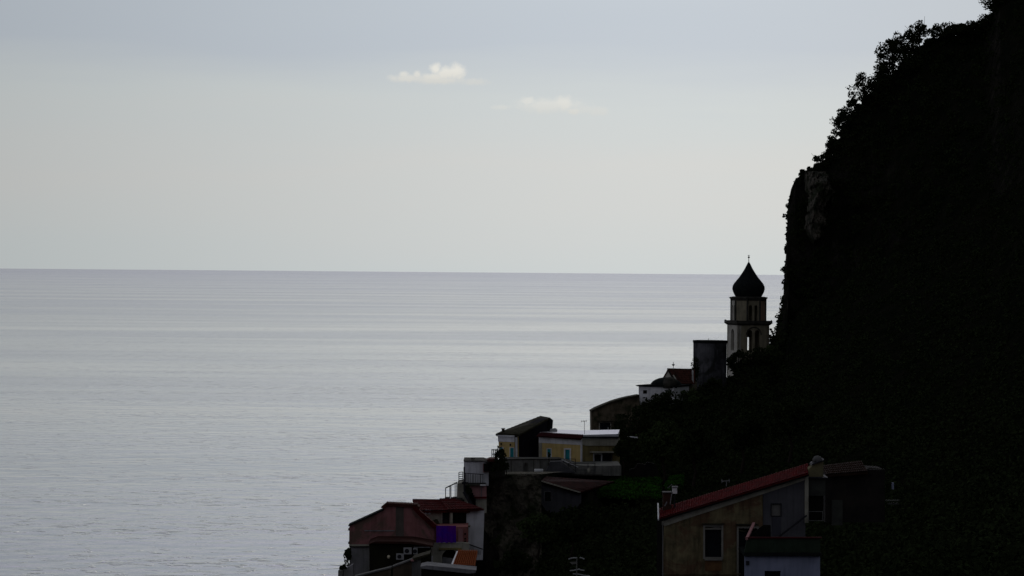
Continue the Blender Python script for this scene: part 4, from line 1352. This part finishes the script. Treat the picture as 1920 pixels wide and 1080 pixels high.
# ------------------------------------------------------------------ near house, lower right
def near_house():
    Y0 = 165.0
    P = F(Y0)
    root = thing('near_house', tuple(P.pt(1390, 1110, 2)), 'ochre peeling house with a long crimson tiled roof, nearest at lower right', 'house')
    eave = [(1241, 978), (1300, 960), (1400, 929), (1500, 898), (1508, 896)]
    w1 = (1322, 993, 1353, 1046)
    w2 = (1385, 996, 1420, 1110)
    body = [(1241, 1120), (1430, 1120), (1430, 921), (1300, 961), (1246, 978)]
    MB().solid(P, body, 0, 0.35, [[(w1[0], w1[3]), (w1[2], w1[3]), (w1[2], w1[1]), (w1[0], w1[1])], [(w2[0], w2[3]), (w2[2], w2[3]), (w2[2], w2[1]), (w2[0], w2[1])]]).build('stucco_wall', m_oldyel, root)
    MB().solid(P, [(1431, 1120), (1510, 1120), (1510, 897), (1431, 921.2)], -0.03, 0.4, [[(1446.5, 967), (1464, 967), (1464, 945), (1446.5, 945)]]).build('grey_wall', m_nearg, root)
    MB().solid(P, [(1243, 1120), (1509, 1120), (1509, 905), (1243, 985)], 0.4, 7).build('house_body', m_dark, root)
    MB().solid(P, [(1241, 978), (1241.5, 984), (1247, 986), (1300, 968), (1400, 936), (1500, 903), (1511, 899), (1507, 892), (1500, 890.5), (1400, 922), (1300, 955)], -0.12, 0.1).build('eave_plaster', m_neart, root)
    e0, e1 = P.pt(1234, 972, -0.5), P.pt(1513, 887, -0.5)
    r0, r1 = W(1236, 954.5, Y0 + 3.0), W(1515, 869.5, Y0 + 3.0)
    MB().tiles(e0, e1, r0, r1, 64, 8, 0.045, 0.12).build('roof', m_tiler, root)
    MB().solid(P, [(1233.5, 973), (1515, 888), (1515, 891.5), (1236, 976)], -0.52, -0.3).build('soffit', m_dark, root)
    MB().bar(P.pt(1233.5, 972.5, -0.6), P.pt(1238.5, 952, 2.9), 0.08).build('verge_gutter', m_plastic, root)
    # windows
    x0, y0, x1, y1 = w1
    f = MB().ring(P, x0 - 3.5, y0 - 9, x1 + 3, y1 + 2, 3.4, -0.06, 0.1).build('window', m_winfr, root)
    MB().rect(P, x0, y0 - 6, x1, y0, 0.0, 0.12).build('roller_box', m_winfr, f)
    MB().rect(P, x0 - 0.3, y0 - 0.3, x1 + 0.3, y1 + 0.3, 0.22, 0.3).build('pane', m_glass, f)
    MB().rect(P, x0 - 1, y1 + 2.1, x1 + 1, y1 + 4.4, -0.16, 0.05).build('sill', m_winfr, f)
    MB().rect(P, x0, y1 + 5, x1, y1 + 24, -0.03, 0.05).build('patched_panel', m_patch, root)
    MB().rect(P, 1316, 981, 1358, 983, -0.25, 0.0).build('window_hood', m_tiled, root)
    x0, y0, x1, y1 = w2
    f = MB().ring(P, x0 - 3.5, y0 - 9, x1 + 3, y1 + 2, 3.4, -0.06, 0.1).build('window', m_winfr, root)
    MB().rect(P, x0, y0 - 6, x1, y0, 0.0, 0.12).build('roller_box', m_winfr, f)
    MB().rect(P, x0 - 0.3, y0 - 0.3, x1 + 0.3, y1 - 2, 0.22, 0.3).build('pane', m_glass, f)
    MB().rect(P, 1380, 982, 1420, 984, -0.25, 0.0).build('window_hood', m_tiled, root)
    f = MB().ring(P, 1445, 943.5, 1465.5, 968.5, 1.6, -0.08, 0.1).build('small_window', m_metal, root)
    MB().rect(P, 1447, 946, 1463.5, 967, 0.05, 0.1).build('pane', m_palepane, f)
    MB().rect(P, 1447, 970, 1464, 1004, -0.06, 0.0).build('door_panel', m_nearg2, root)
    MB().tube([P.pt(1242.5, 980, -0.15), P.pt(1242.5, 1110, -0.15)], [0.035, 0.035], 8).build('downpipe', m_grey3, root)
    MB().rect(P, 1508.5, 888, 1515.5, 980, -0.16, 0.3).build('corner_strip', m_neart, root)
    MB().bar(P.pt(1458, 1006, -0.5), P.pt(1511, 965, -0.5), 0.06, 0.10).build('stair_rail', m_metal, root)
    MB().rect(P, 1241, 1075, 1400, 1077, -0.1, 0.0).build('string_course', m_oldyel, root)
    # chimney to the right with cowl
    c = MB().solid(P, [(1515.8, 895), (1545, 895), (1545, 866), (1528, 870), (1518, 880)], 0.3, 1.3).build('chimney', m_neart2, root)
    q = P.pt(1535, 862, 0.7)
    vs = []
    mb = MB()
    mb.lathe(q, [(0.30, q.z - 0.17), (0.28, q.z), (0.18, q.z + 0.15), (0.02, q.z + 0.2)], 16)
    mb.build('cowl', m_grey3, c, smooth=True)
    MB().solid(P, [(1522, 873), (1546, 864), (1546, 861.5), (1524, 869)], 0.1, 1.4).build('chimney_cap', m_metal, c)
    # annex to the right
    MB().rect(P, 1516, 897, 1548, 930, 0.1, 3).build('annex_wall', m_annex, root)
    MB().rect(P, 1515.8, 894.5, 1552, 896.8, -0.2, 3.2).build('annex_eave', m_metal, root)
    MB().rect(P, 1516, 931, 1545, 976, 0.3, 3).build('annex_base', m_dark, root)
    f = MB().ring(P, 1515, 958, 1542, 976, 0.9, -0.3, -0.2).build('annex_railing', m_grey3, root)
    # left chimney with aerial stuff
    k = thing('left_chimney', tuple(P.pt(1250, 958, 1.8)), 'brick chimney stump at the lower left end of the crimson roof', 'chimney')
    PK = F(Y0 + 1.6)
    MB().rect(PK, 1243.5, 924, 1259, 958, 0, 0.7).build('stack', m_brick, k)
    MB().rect(PK, 1242.5, 922.6, 1260, 924, -0.1, 0.8).build('cap', m_grey3, k)
    MB().rect(PK, 1261, 914.5, 1269.5, 925.5, -0.1, 0.3).build('white_flue_box', m_plastic, k)
    MB().rect(PK, 1260, 912, 1271, 914.4, -0.15, 0.35).build('flue_lid', m_grey, k)
    MB().bar(PK.pt(1265, 925, 0.1), PK.pt(1265, 960, 0.1), 0.08).build('flue_post', m_metal, k)
    g = MB()
    g.bar(PK.pt(1251, 914.5, -0.2), PK.pt(1260, 907.5, -0.2), 0.025)
    g.bar(PK.pt(1251, 914.5, -0.2), PK.pt(1255, 914, -0.2), 0.025)
    g.build('wire_hook', m_grey, k)
    g = MB().bar(PK.pt(1250, 940, -0.3), PK.pt(1246, 948, -0.3), 0.06)
    g.bar(PK.pt(1259, 925, -0.3), PK.pt(1256, 945, -0.3), 0.05)
    g.build('bracket', m_grey, k)
    # lower annex with balcony
    a = thing('blue_annex', tuple(F(160).pt(1468, 1110, 1)), 'blue-white annex with green parapet in front of the ochre house', 'annex')
    A = F(160.0)
    MB().solid(A, [(1397, 1120), (1538, 1120), (1538, 1043), (1397, 1043)], 0.1, 0.45, [[(1434, 1110), (1464, 1110), (1464, 1071), (1434, 1071)]]).build('wall', m_nearw, a)
    MB().solid(A, [(1399, 1120), (1537, 1120), (1537, 1045), (1399, 1045)], 0.55, 3.5).build('annex_body', m_dark, a)
    MB().rect(A, 1434, 1071, 1464, 1110, 0.4, 0.5).build('pane', m_glass, a)
    MB().solid(A, [(1396, 1036), (1538, 1036), (1538, 1010), (1401, 1009.6)], 0.0, 0.3).build('parapet', m_green, a)
    MB().rect(A, 1394, 1036.2, 1540, 1042, -0.2, 3.5).build('slab', m_dome, a)
    MB().solid(A, [(1397, 1009.4), (1541, 1009.4), (1541, 1007.4), (1398, 1007.2)], -0.1, 0.3).build('parapet_coping', m_fascia, a)
    MB().add([A.pt(1397.5, 1008, -0.12), A.pt(1402, 1008, -0.12), A.pt(1425, 989, 3.2), A.pt(1420, 989, 3.2)] + [p - Vector((0, 0, 0.12)) for p in (A.pt(1397.5, 1008, -0.12), A.pt(1402, 1008, -0.12), A.pt(1425, 989, 3.2), A.pt(1420, 989, 3.2))],
             [(0, 1, 2, 3), (4, 5, 6, 7), (0, 1, 5, 4), (1, 2, 6, 5), (2, 3, 7, 6), (3, 0, 4, 7)]).build('side_coping', m_pinkl, a)
    MB().solid(F(161.5), [(1402, 1008), (1445, 1008), (1445, 985), (1432, 985)], 0, 0.3).build('dark_shrubbery_wall', m_dark, a)
    MB().rect(A, 1399, 1052, 1405, 1060, 0.0, 0.12).build('wall_box', m_metal, a)


m_winfr = M('near_window_frame', (0.26, 0.25, 0.22), (0.18, 0.175, 0.155), 1.0, streak=0.2, bump=0.0)
m_patch = M('patched_ochre', (0.18, 0.10, 0.045), (0.12, 0.06, 0.03), 2.0)
m_palepane = M('pale_curtain', (0.19, 0.185, 0.17), (0.13, 0.125, 0.12), 1.0, bump=0.0)
m_nearg2 = M('near_door_grey', (0.06, 0.06, 0.075), None, 1.0, bump=0.0)
m_neart2 = M('chimney_plaster', (0.17, 0.15, 0.08), (0.11, 0.10, 0.06), 1.4)
m_annex = M('annex_render', (0.055, 0.06, 0.05), (0.03, 0.03, 0.03), 1.0)
m_brick = M('dark_brick', (0.06, 0.028, 0.02), (0.035, 0.02, 0.016), 3.0)
near_house()


def far_right_house():
    Y0 = 185.0
    P = F(Y0)
    root = thing('hidden_house', tuple(P.pt(1600, 960, 1)), 'faint dark house with brown tiled roof, right of the crimson roof, deep in shade', 'house')
    MB().tiles(P.pt(1548, 890, -0.3), P.pt(1626, 884, -0.3), P.pt(1548, 878.5, 2.5), P.pt(1624, 869.5, 2.5), 22, 5, 0.06, 0.15).build('roof', m_tiled3, root)
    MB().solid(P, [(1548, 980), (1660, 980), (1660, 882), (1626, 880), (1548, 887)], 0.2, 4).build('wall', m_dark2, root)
    MB().bar(P.pt(1626, 877, -0.3), P.pt(1658, 880, -0.3), 0.07).build('gutter', m_corn, root)
    MB().rect(P, 1659, 936.5, 1684, 938, -0.8, -0.2).build('shelf_slab', m_annex, root)
    MB().rect(P, 1662, 941.5, 1682, 944.5, -0.8, -0.3).build('lower_slab', m_annex, root)
    MB().rect(P, 1672, 905, 1675, 917, -0.3, 0.1).build('blue_pipe', m_nearw, root)
    MB().rect(P, 1560, 938, 1580, 985, 0.0, 0.2).build('pale_panel', m_annex, root)


m_tiled3 = M('brown_tile', (0.03, 0.014, 0.009), (0.018, 0.01, 0.007), 2.0, bump=0.0)
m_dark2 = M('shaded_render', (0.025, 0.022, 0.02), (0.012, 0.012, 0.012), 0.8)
far_right_house()

# masts and aerials
q = W(1362, 912, 180)
antenna('roof_antenna', (q.x, q.y, q.z), 0.35, 'small pale antenna just above the middle of the crimson roof', arms=2, w=0.28, mat=m_grey, thick=0.05)
t = thing('tv_mast', tuple(W(1080, 1090, 200)), 'pale metal mast with two pairs of curved arms in the dark at bottom centre', 'mast')
P200 = F(200.0)
MB().tube([P200.pt(1081, 1095, 0), P200.pt(1081.5, 1045.5, 0)], [0.05, 0.045], 8).build('pole', m_conc, t)
for pts in ([(1066, 1048.5), (1071, 1046.6), (1077, 1045.8), (1082, 1046)], [(1087, 1045.6), (1091, 1046), (1095.5, 1048.6)],
            [(1068.5, 1070.2), (1075, 1069.6), (1081, 1068.2), (1086, 1067), (1090, 1069), (1095.5, 1069.6)], [(1074, 1076), (1085, 1076.8), (1094, 1078.6), (1106, 1080)]):
    MB().tube([P200.pt(x, y, 0) for x, y in pts], [0.045] * len(pts), 6).build('arm', m_steel2, t)
MB().solid(P200, [(1068, 1054), (1082, 1053), (1082, 1057), (1072, 1058)], -0.03, 0.03).build('reflector', m_conc, t)
#@@VEG

# ------------------------------------------------------------------ vegetation
def quads_to_mesh(name, V):
    """V: (n,4,3) array of leaf quads"""
    n = V.shape[0]
    me = bpy.data.meshes.new(name)
    me.vertices.add(n * 4)
    me.vertices.foreach_set('co', V.reshape(-1).astype(np.float32))
    me.loops.add(n * 4)
    me.loops.foreach_set('vertex_index', np.arange(n * 4, dtype=np.int32))
    me.polygons.add(n)
    me.polygons.foreach_set('loop_start', np.arange(n, dtype=np.int32) * 4)
    me.update(calc_edges=True)
    return me


def leaves(centers, radii, per, size, squash=0.8, shell=0.55):
    """scatter leaf quads inside ellipsoidal clumps"""
    c = np.repeat(np.asarray(centers, float), per, axis=0)
    r = np.repeat(np.asarray(radii, float), per)
    n = len(c)
    d = NR.normal(size=(n, 3))
    d /= np.linalg.norm(d, axis=1)[:, None]
    rad = r * (shell + (1 - shell) * NR.random(n)) * NR.uniform(0.8, 1.15, n)
    p = c + d * rad[:, None] * np.array([1, 1, squash])
    u = NR.normal(size=(n, 3))
    u /= np.linalg.norm(u, axis=1)[:, None]
    v = np.cross(u, NR.normal(size=(n, 3)))
    v /= np.linalg.norm(v, axis=1)[:, None]
    s = size * NR.uniform(0.6, 1.3, n)[:, None]
    u, v = u * s * 0.5, v * s * 0.32
    return np.stack([p - u, p - v * 1.0 + u * 0.1, p + u, p + v], axis=1)


def tree(name, label, px, py, Y, w, h, cat='tree', group=None, clumps=26, per=58, leaf=0.34, lean=(0, 0), mat=None, gap=0.0, twigs=0, trunk=True, crown_frac=0.75):
    """px, py: foot of the trunk in the picture; w, h in picture pixels; real size follows from the distance"""
    s = Y / FPX
    foot = W(px, py, Y)
    Wm, Hm = w * s, h * s
    t = thing(name, tuple(foot), label, cat, group)
    top = foot + Vector((lean[0] * Hm, lean[1] * Hm, Hm))
    cc = foot.lerp(top, 1 - crown_frac / 2)
    cr = crown_frac * Hm / 2
    cen, rad = [], []
    for i in range(clumps):
        while True:
            d = Vector((RNG.uniform(-1, 1), RNG.uniform(-1, 1), RNG.uniform(-1, 1)))
            if 0.3 * gap < d.length < 1:
                break
        k = 1 - 0.28 * max(0, d.z)
        cen.append((cc.x + d.x * Wm * 0.42 * k, cc.y + d.y * Wm * 0.42 * k, cc.z + d.z * cr * 0.82))
        rad.append(RNG.uniform(0.10, 0.22) * (Wm + 2 * cr) / 2 * (1 - 0.35 * gap))
    V = leaves(cen, rad, per, leaf)
    V = V - np.array(foot)
    me = quads_to_mesh('crown', V)
    me.materials.append(mat or m_leaf)
    o = bpy.data.objects.new('crown', me)
    COL.objects.link(o)
    o.parent = t
    mb = MB()
    r0 = max(0.05, 0.03 * Hm)
    fork = foot.lerp(top, 0.35)
    mb.tube([foot - Vector((0, 0, 0.4)), foot.lerp(top, 0.18) + Vector((0.05 * Wm, 0, 0)), fork, foot.lerp(top, 0.8)], [r0, r0 * 0.8, r0 * 0.65, r0 * 0.2], 7)
    for i in range(min(10, clumps)):
        c = Vector(cen[i])
        mid = fork.lerp(c, 0.5) + Vector((0, 0, 0.08 * Hm))
        mb.tube([fork, mid, c], [r0 * 0.4, r0 * 0.25, r0 * 0.1], 5)
    for i in range(twigs):
        c = Vector(cen[i % clumps]) + Vector((RNG.uniform(-1, 1), RNG.uniform(-1, 1), RNG.uniform(0.3, 1.2))) * 0.25 * Hm
        mb.tube([Vector(cen[i % clumps]), c], [0.035, 0.02], 4)
    mb.build('trunk', m_bark, t)
    return t


G1 = 'trees on the skyline of the cliff'
# (px, py foot, Y, w, h, label, kwargs)
SKY = [
    (1866, 58, 451, 56, 108, 'tall ragged tree cut by the top edge, rightmost on the skyline', dict(clumps=44, gap=0.3)),
    (1914, 40, 447, 76, 130, 'tree in the top right corner, behind the tall ragged one', dict(clumps=44)),
    (1852, 76, 453.5, 44, 48, 'dense bush right under the tall ragged tree', dict(clumps=30)),
    (1800, 76, 454, 40, 30, 'low bush in the middle of the level skyline', {}),
    (1822, 74, 454, 40, 32, 'low bush at the left foot of the tall ragged tree', {}),
    (1768, 88, 454, 52, 44, 'rounded low tree on the level part of the skyline', {}),
    (1728, 106, 454, 48, 66, 'spiky topped tree at the left end of the level skyline', dict(gap=0.5, leaf=0.3, twigs=8)),
    (1706, 132, 453, 50, 74, 'tree leaning left just below the spiky topped one', dict(gap=0.3, lean=(-0.12, 0))),
    (1681, 164, 453, 62, 92, 'large tree with sky showing through its middle', dict(clumps=34, gap=0.6, per=50, lean=(-0.05, 0))),
    (1712, 172, 453, 60, 84, 'dense tree right of the one with sky gaps', {}),
    (1662, 186, 452, 44, 70, 'tree with a bulging left side, below the large gapped one', dict(lean=(-0.08, 0))),
    (1630, 220, 451, 52, 84, 'open leafy tree with ragged outer sprays, half way up the skyline', dict(gap=0.55, per=40, clumps=30, lean=(-0.12, 0))),
    (1610, 232, 451, 32, 50, 'sparse tree reaching farthest left over the sky, half way up', dict(gap=0.8, per=28, clumps=20, lean=(-0.12, 0))),
    (1655, 224, 451, 54, 76, 'dense dark tree right of the open leafy one', {}),
    (1592, 276, 450, 46, 72, 'rounded tree below the open leafy one', dict(clumps=30, lean=(-0.06, 0))),
    (1580, 306, 450, 46, 66, 'dense bushy tree low on the skyline, above the rock shoulder', {}),
    (1563, 314, 450, 24, 50, 'narrow upright bush at the top of the rock shoulder', dict(gap=0.3)),
    (1548, 326, 449, 38, 38, 'low wispy shrub on the rock shoulder', dict(gap=0.5, twigs=8, per=34)),
    (1526, 332, 448, 24, 26, 'tiny round shrub near the cliff corner', dict(clumps=12)),
    (1508, 338, 448, 24, 20, 'flat shrub right at the cliff corner', dict(clumps=12)),
]
for px, py, Y, w, h, lab, kw in SKY:
    small = h < 45
    px, w, h = px - (5 if 1545 < px < 1760 else 0), w * 1.18, h * 1.08
    kw = dict(kw); kw['clumps'] = int(kw.get('clumps', 26) * 1.45)
    tree('shrub' if small else 'hillside_tree', lab, px, py, Y, w, h, 'shrub' if small else 'tree', None if small else G1, **kw)
CL = dict(clumps=9, per=26, leaf=0.26, gap=0.6)
tree('cliff_shrub', 'small tuft jutting left from the sheer cliff edge, high up', 1477, 416, 447.5, 17, 17, 'shrub', lean=(-0.35, 0), **CL)
tree('cliff_shrub', 'wispy thin bush on the cliff edge at the height of the horizon', 1471, 516, 446.5, 13, 15, 'shrub', lean=(-0.35, 0), clumps=7, per=9, leaf=0.2, gap=0.9, twigs=6)
tree('cliff_shrub', 'little dark tuft on the cliff edge just under the horizon', 1469, 536, 446, 9, 9, 'shrub', clumps=6, per=20, leaf=0.22)
tree('cliff_shrub', 'small sprig on the cliff edge beside the upper belfry', 1459, 600, 443, 10, 10, 'shrub', lean=(-0.3, 0), clumps=6, per=16, leaf=0.22)
tree('cliff_shrub', 'open leafy bush between the bell tower and the cliff', 1449, 662, 425, 24, 52, 'shrub', clumps=22, per=26, leaf=0.28, gap=0.8, twigs=6)
# trees round the church and on the slope
TR = [
    (1384, 722, 402, 44, 68, 'leafy tree covering the left foot of the bell tower', dict(per=60, clumps=34)),
    (1420, 704, 403, 50, 54, 'tree covering the right foot of the bell tower', dict(per=60)),
    (1446, 700, 404, 40, 54, 'dark tree at the foot of the cliff right of the bell tower', dict(per=60)),
    (1340, 742, 391, 44, 34, 'bushy tree at the foot of the round tower', dict(per=50)),
    (1290, 790, 379, 70, 64, 'tree in front of the wall of the chapel', dict(per=50)),
    (1252, 794, 370, 84, 66, 'tree hiding the right half of the domed hall', dict(per=60)),
    (1192, 880, 344, 84, 128, 'broad tree in front of the curved roof of the stone house', dict(per=70, clumps=32)),
    (1165, 880, 338, 50, 84, 'tree at the right end of the stone house', dict(per=60)),
    (1242, 916, 312, 108, 130, 'big spreading tree with a bare dark trunk behind the green grass', dict(clumps=44, per=70, crown_frac=0.6)),
    (1168, 884, 311, 30, 62, 'small tree at the right end of the yellow villa', dict(per=50)),
    (1300, 905, 300, 90, 110, 'large dark tree behind the crimson roof', dict(clumps=40, per=70)),
    (1390, 880, 290, 100, 120, 'large dark tree above the middle of the crimson roof', dict(clumps=40, per=70)),
    (1480, 860, 280, 100, 120, 'large dark tree above the upper end of the crimson roof', dict(clumps=40, per=70)),
    (1070, 1040, 270, 90, 90, 'dark leafy tree under the low shed', dict(clumps=36, per=60)),
    (1008, 1040, 284, 80, 84, 'bushy tree growing against the rock bluff', dict(clumps=34, per=56)),
    (962, 1100, 283, 80, 70, 'bush at the foot of the rock bluff, at the bottom edge', dict(clumps=30, per=56)),
]
for px, py, Y, w, h, lab, kw in TR:
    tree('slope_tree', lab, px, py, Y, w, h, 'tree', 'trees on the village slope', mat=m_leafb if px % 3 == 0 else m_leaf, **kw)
tree('ivy', 'ivy climbing the left edge of the round tower', 1303, 716, 391.4, 16, 54, 'climbing plant', clumps=24, per=26, leaf=0.24, crown_frac=1.0)
tree('conifer', 'pointed dark conifer at the left end of the villa terrace', 938, 890, 287, 21, 54, 'tree', clumps=34, per=40, leaf=0.22, crown_frac=0.98)
tree('shrub', 'rounded dark shrub right of the pointed conifer', 949, 890, 287, 15, 26, 'shrub', clumps=14, per=30, leaf=0.22)
tree('shrub', 'small bush beside the pointed conifer, on the parapet', 926, 889, 287, 16, 18, 'shrub', clumps=12, per=30, leaf=0.2)
tree('terrace_plant', 'dark spiky potted plant in front of the first teal window', 1029, 866, 307, 7, 20, 'plant', clumps=6, per=12, leaf=0.26, gap=0.9)
tree('shrub', 'dark bush clinging to the left corner of the pink house', 652, 1064, 261.5, 9, 44, 'shrub', clumps=20, per=30, leaf=0.22, crown_frac=1.0)
tree('shrub', 'spiky small bush on the corner wall at bottom left', 643, 1074, 257.5, 17, 16, 'shrub', clumps=12, per=24, leaf=0.25, gap=0.6)
tree('shrub', 'tangle of potted plants beside the stair of the white house', 879, 934, 286, 14, 26, 'shrub', clumps=14, per=26, leaf=0.18)
tree('shrub', 'palm-like tuft beside the pale edge in the trees', 1196, 856, 335, 24, 36, 'shrub', clumps=12, per=30, leaf=0.3)
t = thing('lattice_fence', tuple(W(925, 862, 306)), 'short dark lattice railing left of the pointed conifer', 'fence')
P306 = F(306.0)
for x in (922.3, 925.6, 928.8, 931.5):
    MB().bar(P306.pt(x, 842, 0), P306.pt(x, 861, 0), 0.09).build('bar', m_metal, t)
MB().bar(P306.pt(921.5, 843.5, 0), P306.pt(932, 843.5, 0), 0.08).build('top_rail', m_metal, t)
MB().bar(P306.pt(921.5, 859, 0), P306.pt(932, 859, 0), 0.10).build('bottom_rail', m_metal, t)
MB().bar(P306.pt(922, 852, 0), P306.pt(932, 850, 0), 0.08).build('cross_bar', m_metal, t)

# grassy patch and rocks
def patch(name, label, cat, pts, mat, h, n, size, kind=None):
    cen = []
    for i in range(n):
        a = RNG.random(); b = RNG.random()
        q = pts[0].lerp(pts[1], a).lerp(pts[3].lerp(pts[2], a), b)
        cen.append(tuple(q))
    V = leaves(cen, [h] * n, 9, size, squash=1.0, shell=0.2)
    o0 = np.array(pts[0])
    me = quads_to_mesh(name, V - o0)
    me.materials.append(mat)
    o = bpy.data.objects.new(name, me)
    o.location = pts[0]
    COL.objects.link(o)
    sset(o, label, cat, None, kind)
    return o


sset(MB().add([W(1118, 930, 301), W(1238, 936, 300), W(1236, 897, 312), W(1150, 897, 312)], [(0, 1, 2, 3)]).build('lawn_ground', m_grass), kind='structure')
patch('grass', 'bright green grass patch on the terrace right of the shed roof', 'grass', [W(1118, 928, 301), W(1236, 934, 300), W(1236, 899, 312), W(1150, 898, 312)], m_grass, 0.35, 3600, 0.30, 'stuff')
patch('grass', 'second green grass patch right of the dark trunk', 'grass', [W(1249, 915, 306), W(1277, 915, 306), W(1280, 893, 312), W(1256, 896, 312)], m_grass, 0.3, 900, 0.28, 'stuff')
P313 = F(313.0)
o = MB().solid(P313, [(1180, 897), (1234, 897), (1235, 884), (1229, 870), (1214, 866), (1209, 871), (1196, 869), (1190, 878), (1181, 880)], 0, 0.6).build('garden_wall', m_dark2)
sset(o, 'dull grey old wall behind the green grass patch', 'wall')
o = MB().solid(F(340.0), [(1170, 819.6), (1184, 818.6), (1196, 820), (1196, 821.8), (1184, 820.2), (1171, 821)], 0, 0.7).build('roof_slab', m_flat)
sset(o, 'pale slab edge glinting among the dark trees right of the villa', 'slab')


# pale bare rock on the upper left of the cliff
def outcrop(pts, Yf, mat):
    from mathutils import noise
    nx, ny = 40, 60
    xs = [p[0] for p in pts]; y0, y1 = pts[0][1], pts[-1][1]
    v, f = [], []
    for j in range(ny + 1):
        y = y0 + (y1 - y0) * j / ny
        a = np.interp(y, [p[1] for p in pts], [p[0] for p in pts]); b = np.interp(y, [p[1] for p in pts], [p[2] for p in pts])
        for i in range(nx + 1):
            x = a + (b - a) * i / nx
            q = W(x, y, Yf)
            n1 = noise.fractal(Vector((q.x * 0.5, q.y, q.z * 0.25)), 0.7, 2.1, 6)
            edge = min(i, nx - i, j, ny - j) / 9.0 + n1 * 0.9
            v.append(q + Vector((0.2 * n1, 5.0 * max(0, 1 - edge) - n1 * 1.4, 0)))
    for j in range(ny):
        for i in range(nx):
            k = j * (nx + 1) + i
            f.append((k, k + 1, k + nx + 2, k + nx + 1))
    return sset(MB().add(v, f).build('rock_outcrop', mat), kind='structure')


m_outc = M('pale_limestone', (0.095, 0.083, 0.066), (0.02, 0.022, 0.014), 0.55, bump=0.3, streak=0.5, c3=(0.02, 0.025, 0.012), thr=(0.42, 0.56))
outcrop([(1522, 318, 1562), (1520, 360, 1578), (1516, 400, 1560), (1514, 430, 1548), (1530, 458, 1542)], 436.5, m_outc)


# undergrowth over the whole slope
def keep_out(px, py, Y):
    for x0, y0, x1, y1, Ym in ((905, 740, 1200, 960, 318), (1228, 860, 1560, 1100, 172), (1540, 860, 1700, 1000, 190), (893, 880, 1012, 1100, 300),
                               (1185, 640, 1300, 735, 388), (1300, 560, 1440, 690, 415), (600, 900, 900, 1100, 270), (860, 850, 935, 1100, 300)):
        if x0 < px < x1 and y0 < py < y1 and Y < Ym + 12:
            return True
    return False


def undergrowth():
    cen, rad = [], []
    tries = 0
    while len(cen) < 9500 and tries < 60000:
        tries += 1
        px = RNG.uniform(900, 2100) if RNG.random() < 0.9 else RNG.uniform(600, 2900)
        t = RNG.random() ** 0.9 * 4.6
        py, Y = surf(px, t)
        if py > 1130 or keep_out(px, py, Y):
            continue
        if 1120 < px < 1285 and 892 < py < 934 and Y < 330 and RNG.random() < 0.35:
            continue
        # bare rock on the cliff face
        if 1474 < px < 1500 and 345 < py < 620 and RNG.random() < 0.75:
            continue
        if 1508 < px < 1585 and 318 < py < 465 and RNG.random() < 0.9:
            continue
        r = RNG.uniform(0.5, 1.25) * (1.0 if t < 1.2 else 1.15)
        if t < 0.06:
            r *= 0.6
        p = W(px, py, Y)
        cen.append((p.x, p.y - 0.5, p.z + 0.15))
        rad.append(r)
    # fringe of low scrub along the whole skyline
    for i in range(620):
        px = RNG.uniform(1500, 2000)
        py, Y = surf(px, 0)
        p = W(px, py + RNG.uniform(-2, 9), Y - 0.3)
        cen.append(tuple(p))
        rad.append(RNG.uniform(0.25, 0.95) * (0.6 if px < 1560 else 1))
    for i in range(120):
        py = RNG.uniform(350, 640)
        px = float(np.interp(py, [334, 385, 470, 566, 600, 632], [1492, 1477, 1474, 1468, 1460, 1454]))
        p = W(px + RNG.uniform(0, 5), py, 447 - max(0, py - 560) * 0.12)
        cen.append(tuple(p))
        rad.append(RNG.uniform(0.15, 0.4))
    for i in range(500):
        px = RNG.uniform(1165, 1455)
        py, Y = surf(px, 0)
        if 1360 < px < 1445:
            py += 4
        if 1192 < px < 1265:
            py += 12
        p = W(px, py + RNG.uniform(0, 12), Y - 0.4)
        cen.append(tuple(p))
        rad.append(RNG.uniform(0.3, 0.9))
    V = leaves(cen, rad, 30, 0.40, 0.85, 0.45)
    o0 = np.array(W(1500, 800, 350))
    me = quads_to_mesh('undergrowth', V - o0)
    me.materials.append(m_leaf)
    o = bpy.data.objects.new('undergrowth', me)
    o.location = o0
    COL.objects.link(o)
    sset(o, 'dense dark shrubs and ivy covering the steep hillside', 'undergrowth', None, 'stuff')


undergrowth()
